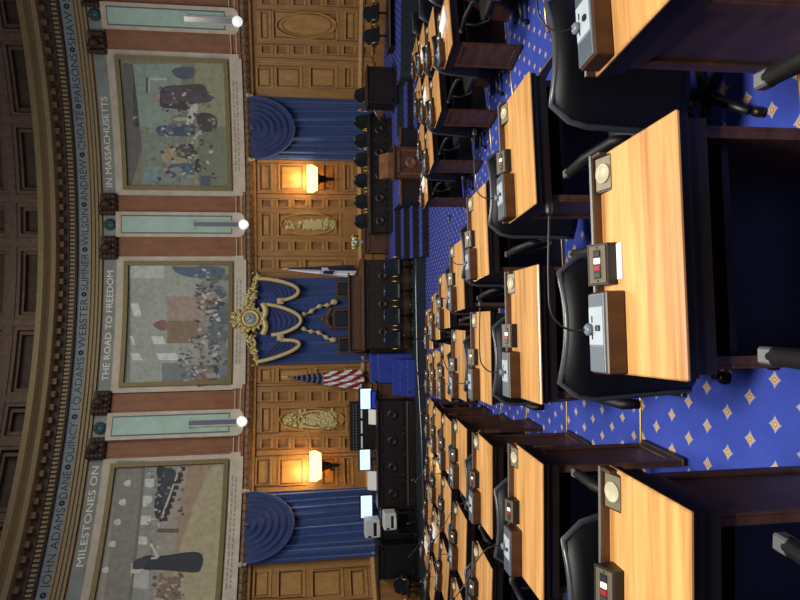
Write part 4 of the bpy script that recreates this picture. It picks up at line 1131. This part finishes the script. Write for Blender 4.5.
# clerk desk with monitors (rows 405-545)
Yc=16.6; t=thing('clerk_desk',(-4,Yc,zp1),'long black-brown clerk desk carrying lit monitors and printers','desk')
zt=zat(377,450,Yc); l=atY(377,508,Yc).x; r=atY(377,402,Yc).x
b=MB(); b.box(l,r,Yc,Yc+1.1,zp1,zt-.06); b.build('body',M_dark,t)
b=MB(); b.box(l-.04,r+.04,Yc-.06,Yc+1.15,zt-.06,zt,bev=.015); b.build('top_board',M_dark,t)
b=MB(); panel_front(b,l,r,Yc,zp1+.3,zt-.12,4); b.box(l,r,Yc-.06,Yc,zp1,zp1+.16,bev=.01); b.build('carved_panel',M_dark,t)
b=MB(); b.box(l,r,Yc-.05,Yc,zp1+.2,zp1+.23); b.build('pale_strip',M_cap,t)
cl,cr,ct_=l,r,zt
z,l,r=cabinet('brown side cabinet between clerk desk and stair',376,399,384,17.1,zp1,.6,M_side)
z2,l2,r2=cabinet('low black cabinet under the printers',381,540,509,16.6,zp1,.6,M_black)
z3,l3,r3=cabinet('tall black cabinet nearest the photo bottom',378,580,546,16.3,zp1,.7,M_black)
# monitors
def monitor(lb,x0,x1,ya,yb,Y,mt,zb):
    l=atY(x0,ya,Y).x; r=atY(x0,yb,Y).x; z1=zat(x0,(ya+yb)/2,Y); z0=zat(x1,(ya+yb)/2,Y); t=thing('monitor',((l+r)/2,Y,zb),lb,'monitor','lit clerk monitors')
    b=MB(); b.box(l-.03,r+.03,Y,Y+.05,z0-.04,z1+.04,bev=.01); b.build('bezel',M_black,t)
    b=MB(); b.box(l,r,Y-.006,Y,z0,z1); b.build('screen',mt,t)
    b=MB(); c=(l+r)/2; b.box(c-.03,c+.03,Y+.05,Y+.08,zb+.02,(z0+z1)/2); b.box(c-.14,c+.14,Y-.05,Y+.15,zb,zb+.02,bev=.005); b.build('stand',M_black,t)
    return l,r,z0,z1
monitor('bright monitor nearest the striped flag',360.5,371,409,389,17.1,M_screen,z if False else ct_)
monitor('violet-edged bright monitor in the middle of the clerk desk',360,370,470,450,16.9,M_screen,ct_)
monitor('pale monitor nearest the two printers',361,372,518,496,17.2,M_screen,z2)
# blue screen glow strips beside: second screens
monitor('small blue screen beside the nearest-flag monitor',372,376,408,392,16.8,M_screenb,ct_-.001)
# equipment rack
Y=17.25; l=atY(350,451,Y).x; r=atY(350,403,Y).x; za=zat(350,430,Y); zb_=ct_
t=thing('equipment_rack',((l+r)/2,Y,zb_),'black rack with rows of tiny pale keys on the clerk desk','rack')
b=MB(); b.use(M_black); b.box(l,r,Y,Y+.35,zb_,za,bev=.01); b.use(M_gpl)
for i in range(16):
    x=l+.06+(r-l-.12)*i/15; b.box(x-.018,x+.018,Y-.012,Y,za-.18,za-.15); b.box(x-.018,x+.018,Y-.012,Y,za-.10,za-.08)
b.build('case',None,t)
b=MB()
for a,c in ((.05,.30),(.36,.62),(.68,.95)): b.box(l+(r-l)*a,l+(r-l)*c,Y-.02,Y,za-.33,za-.29)
b.build('label_strip',M_paper,t)
for lb,(x0,x1,ya,yb) in (('white document stand leaning on the clerk desk edge',(369,376,425,410)),('white binder leaning between two monitors on the clerk desk',(368,376,491,472))):
    Y=16.85; l=atY(x0,ya,Y).x; r=atY(x0,yb,Y).x; z1=zat(x0,ya,Y)
    b=MB(); b.hexa([Vector(p) for p in ((l,Y,ct_),(r,Y,ct_),(r,Y+.03,ct_),(l,Y+.03,ct_),(l,Y+.10,z1),(r,Y+.10,z1),(r,Y+.13,z1),(l,Y+.13,z1))]); tag(b.build('binder',M_paper),lb,'binder')
# printers
def printer(lb,x0,x1,ya,yb,Y,zb,stand):
    l=atY(x0,ya,Y).x; r=atY(x0,yb,Y).x; z1=zat(x0,(ya+yb)/2,Y); t=thing('printer',((l+r)/2,Y,zb),lb,'printer','grey printers')
    b=MB(); b.box(l,r,Y,Y+.4,zb,z1,bev=.025); b.build('case',M_printer,t)
    b=MB(); b.box(l+.06,r-.06,Y-.008,Y,zb+(z1-zb)*.25,zb+(z1-zb)*.45); b.box(l+.03,l+.07,Y-.01,Y,zb+(z1-zb)*.6,zb+(z1-zb)*.8); b.build('paper_slot',M_black,t)
    b=MB(); b.box(l+.08,r-.08,Y-.12,Y,zb+.02,zb+.04); b.build('output_tray',M_printer,t)
printer('larger grey printer beside the pale monitor',365,381,539,521,16.75,z2,None)
b=MB(); Y=16.0; l=atY(398,536,Y).x; r=atY(398,512,Y).x; zz=zat(397,522,Y)
t=thing('side_table',((l+r)/2,Y,zp1),'small black table under the lower grey printer','table'); b.box(l,r,Y,Y+.5,zz-.04,zz,bev=.008); b.build('tabletop',M_black,t)
for sx_ in (l+.03,r-.03):
    for sy in (Y+.04,Y+.46): b=MB(); b.box(sx_-.02,sx_+.02,sy-.02,sy+.02,zp1,zz-.04); b.build('leg',M_black,t)
printer('lower grey printer set in front of the clerk cabinets',384,397,531,514,16.05,zz,None)
# ---------------------------------------------------------------- flags
def flag(lb,y,xtop,xb0,xb1,wpx,Y,zb,kind):
    c=atY(xtop,y,Y); t=thing('flag',(c.x,Y,zb),lb,'flag')
    b=MB(); b.tube([(c.x,Y,zb+.04),(c.x,Y,c.z-.15)],.018,8); b.build('pole',M_brass,t)
    b=MB(); b.lathe([(0,0),(.035,.02),(.02,.06),(.045,.10),(.01,.2),(0,.22)],c=(c.x,Y,c.z-.18),n=10); b.build('finial',M_giltbr,t)
    b=MB(); b.lathe([(0,0),(.16,0),(.16,.03),(.05,.06),(.03,.12),(0,.12)],c=(c.x,Y,zb),n=16); b.build('base',M_brass,t)
    z1=zat(xb0,y,Y); z0=zat(xb1,y,Y); w=wpx*Y/650
    b=MB(); nu,nv=36,40
    def fn(i,j):
        wd=w*(.12+.88*j**.8); a=i-.3; x=c.x-(a)*wd; d=.07*math.sin(i*16+j*2)*(.3+j)
        z=z1+(z0-z1)*j+ (.22*abs(i-.5)*j if kind=='us' else .03*math.sin(i*9)*j)
        return Vector((x,Y-.08+d,z))
    vs=[fn(i/nu,j/nv) for i in range(nu+1) for j in range(nv+1)]
    for mt in ((M_flagr,M_flagw,M_flagb)): b.use(mt)
    o=len(b.v); b.v+=vs
    for i in range(nu):
        for j in range(nv):
            u=(i+.5)/nu; v=(j+.5)/nv
            if kind=='us':
                if v<.42 : b.cur=2; 
                else: b.cur=int((v*9+u*5.2))%2
                if v<.42 and i%4==1 and j%3==1: b.cur=1
            else:
                b.cur=1 if u>.45 else 2
                if .48<v<.72 and .5<u<.85 and (abs(v-.6)<.07 or (i+j)%3==0): b.cur=2
                if u<=.42 and .5<v<.6 and u>.2: b.cur=1
            b.f.append([i*(nv+1)+j,(i+1)*(nv+1)+j,(i+1)*(nv+1)+j+1,i*(nv+1)+j+1]); b.m.append(b.cur); b.sm.append(True)
    b.build('cloth',None,t)
flag('furled red-white-blue striped flag on a brass pole by the oak panels',377,282,294,364,20,19.0,zp1,'us')
flag('furled white flag with navy emblem beside the rostrum',269,283,288,355,13,19.2,zp1,'ma')
# microphone stands by the long desk
for (y0,x0,y1,x1,lb) in ((98,378,118,380,'thin black microphone stand between dark cabinet and long desk'),):
    Y=16.9; c=atY(390,108,Y); t=thing('microphone_stand',(c.x,Y,.69),lb,'microphone stand'); b=MB(); z=zat(372,108,Y); b.tube([(c.x,Y,.71),(c.x,Y,z)],.015,6); b.lathe([(0,0),(.14,0),(.14,.02),(0,.03)],c=(c.x,Y,.69),n=14); b.build('pole',M_black,t)
    b=MB(); b.tube([atY(x0,y0+3,Y),(c.x,Y,z),atY(x1,y1+2,Y)],.02,6); b.build('boom',M_chrome,t)
# table with thin edge near wall chairs
Y=16.3; l=atY(389,47,Y).x; r=atY(389,-30,Y).x; z=zat(389,20,Y)
t=thing('press_table',((l+r)/2,Y,.69),'dark table with a thin pale edge before the wall chairs','table')
b=MB(); b.box(l,r,Y,Y+.6,z-.04,z,bev=.005); b.build('tabletop',M_dark,t); b=MB(); b.box(l,r,Y-.012,Y,z-.03,z-.005); b.build('edge_strip',M_chrome,t)
b=MB(); b.box(l+.05,r-.05,Y+.5,Y+.55,.69,z-.04); b.build('modesty_panel',M_dark,t)
for s in (l+.05,r-.05): b=MB(); b.box(s-.03,s+.03,Y+.05,Y+.5,.69,z-.04); b.build('leg',M_dark,t)
# ---------------------------------------------------------------- lights
def area(name,loc,size,e,col=(1,.93,.82),rot=(0,0,0),sy=None,spread=None):
    ld=bpy.data.lights.new(name,'AREA'); ld.energy=e; ld.size=size; ld.color=col
    if sy: ld.shape='RECTANGLE'; ld.size_y=sy
    if spread: ld.spread=spread
    o=bpy.data.objects.new(name,ld); C.objects.link(o); o.location=loc; o.rotation_euler=rot; return o
area('ceiling_light',(0,-.9,EZ+7),2.0,1270,rot=(R_(8),0,0))
area('ceiling_light',(1,9.0,EZ+7.5),4.0,900)
area('ceiling_light',(0,14.0,EZ+8.2),3.0,120,rot=(R_(20),0,0))
w=bpy.data.worlds.new('World'); sc.world=w; w.use_nodes=True
w.node_tree.nodes['Background'].inputs[0].default_value=(1,.96,.92,1); w.node_tree.nodes['Background'].inputs[1].default_value=.15
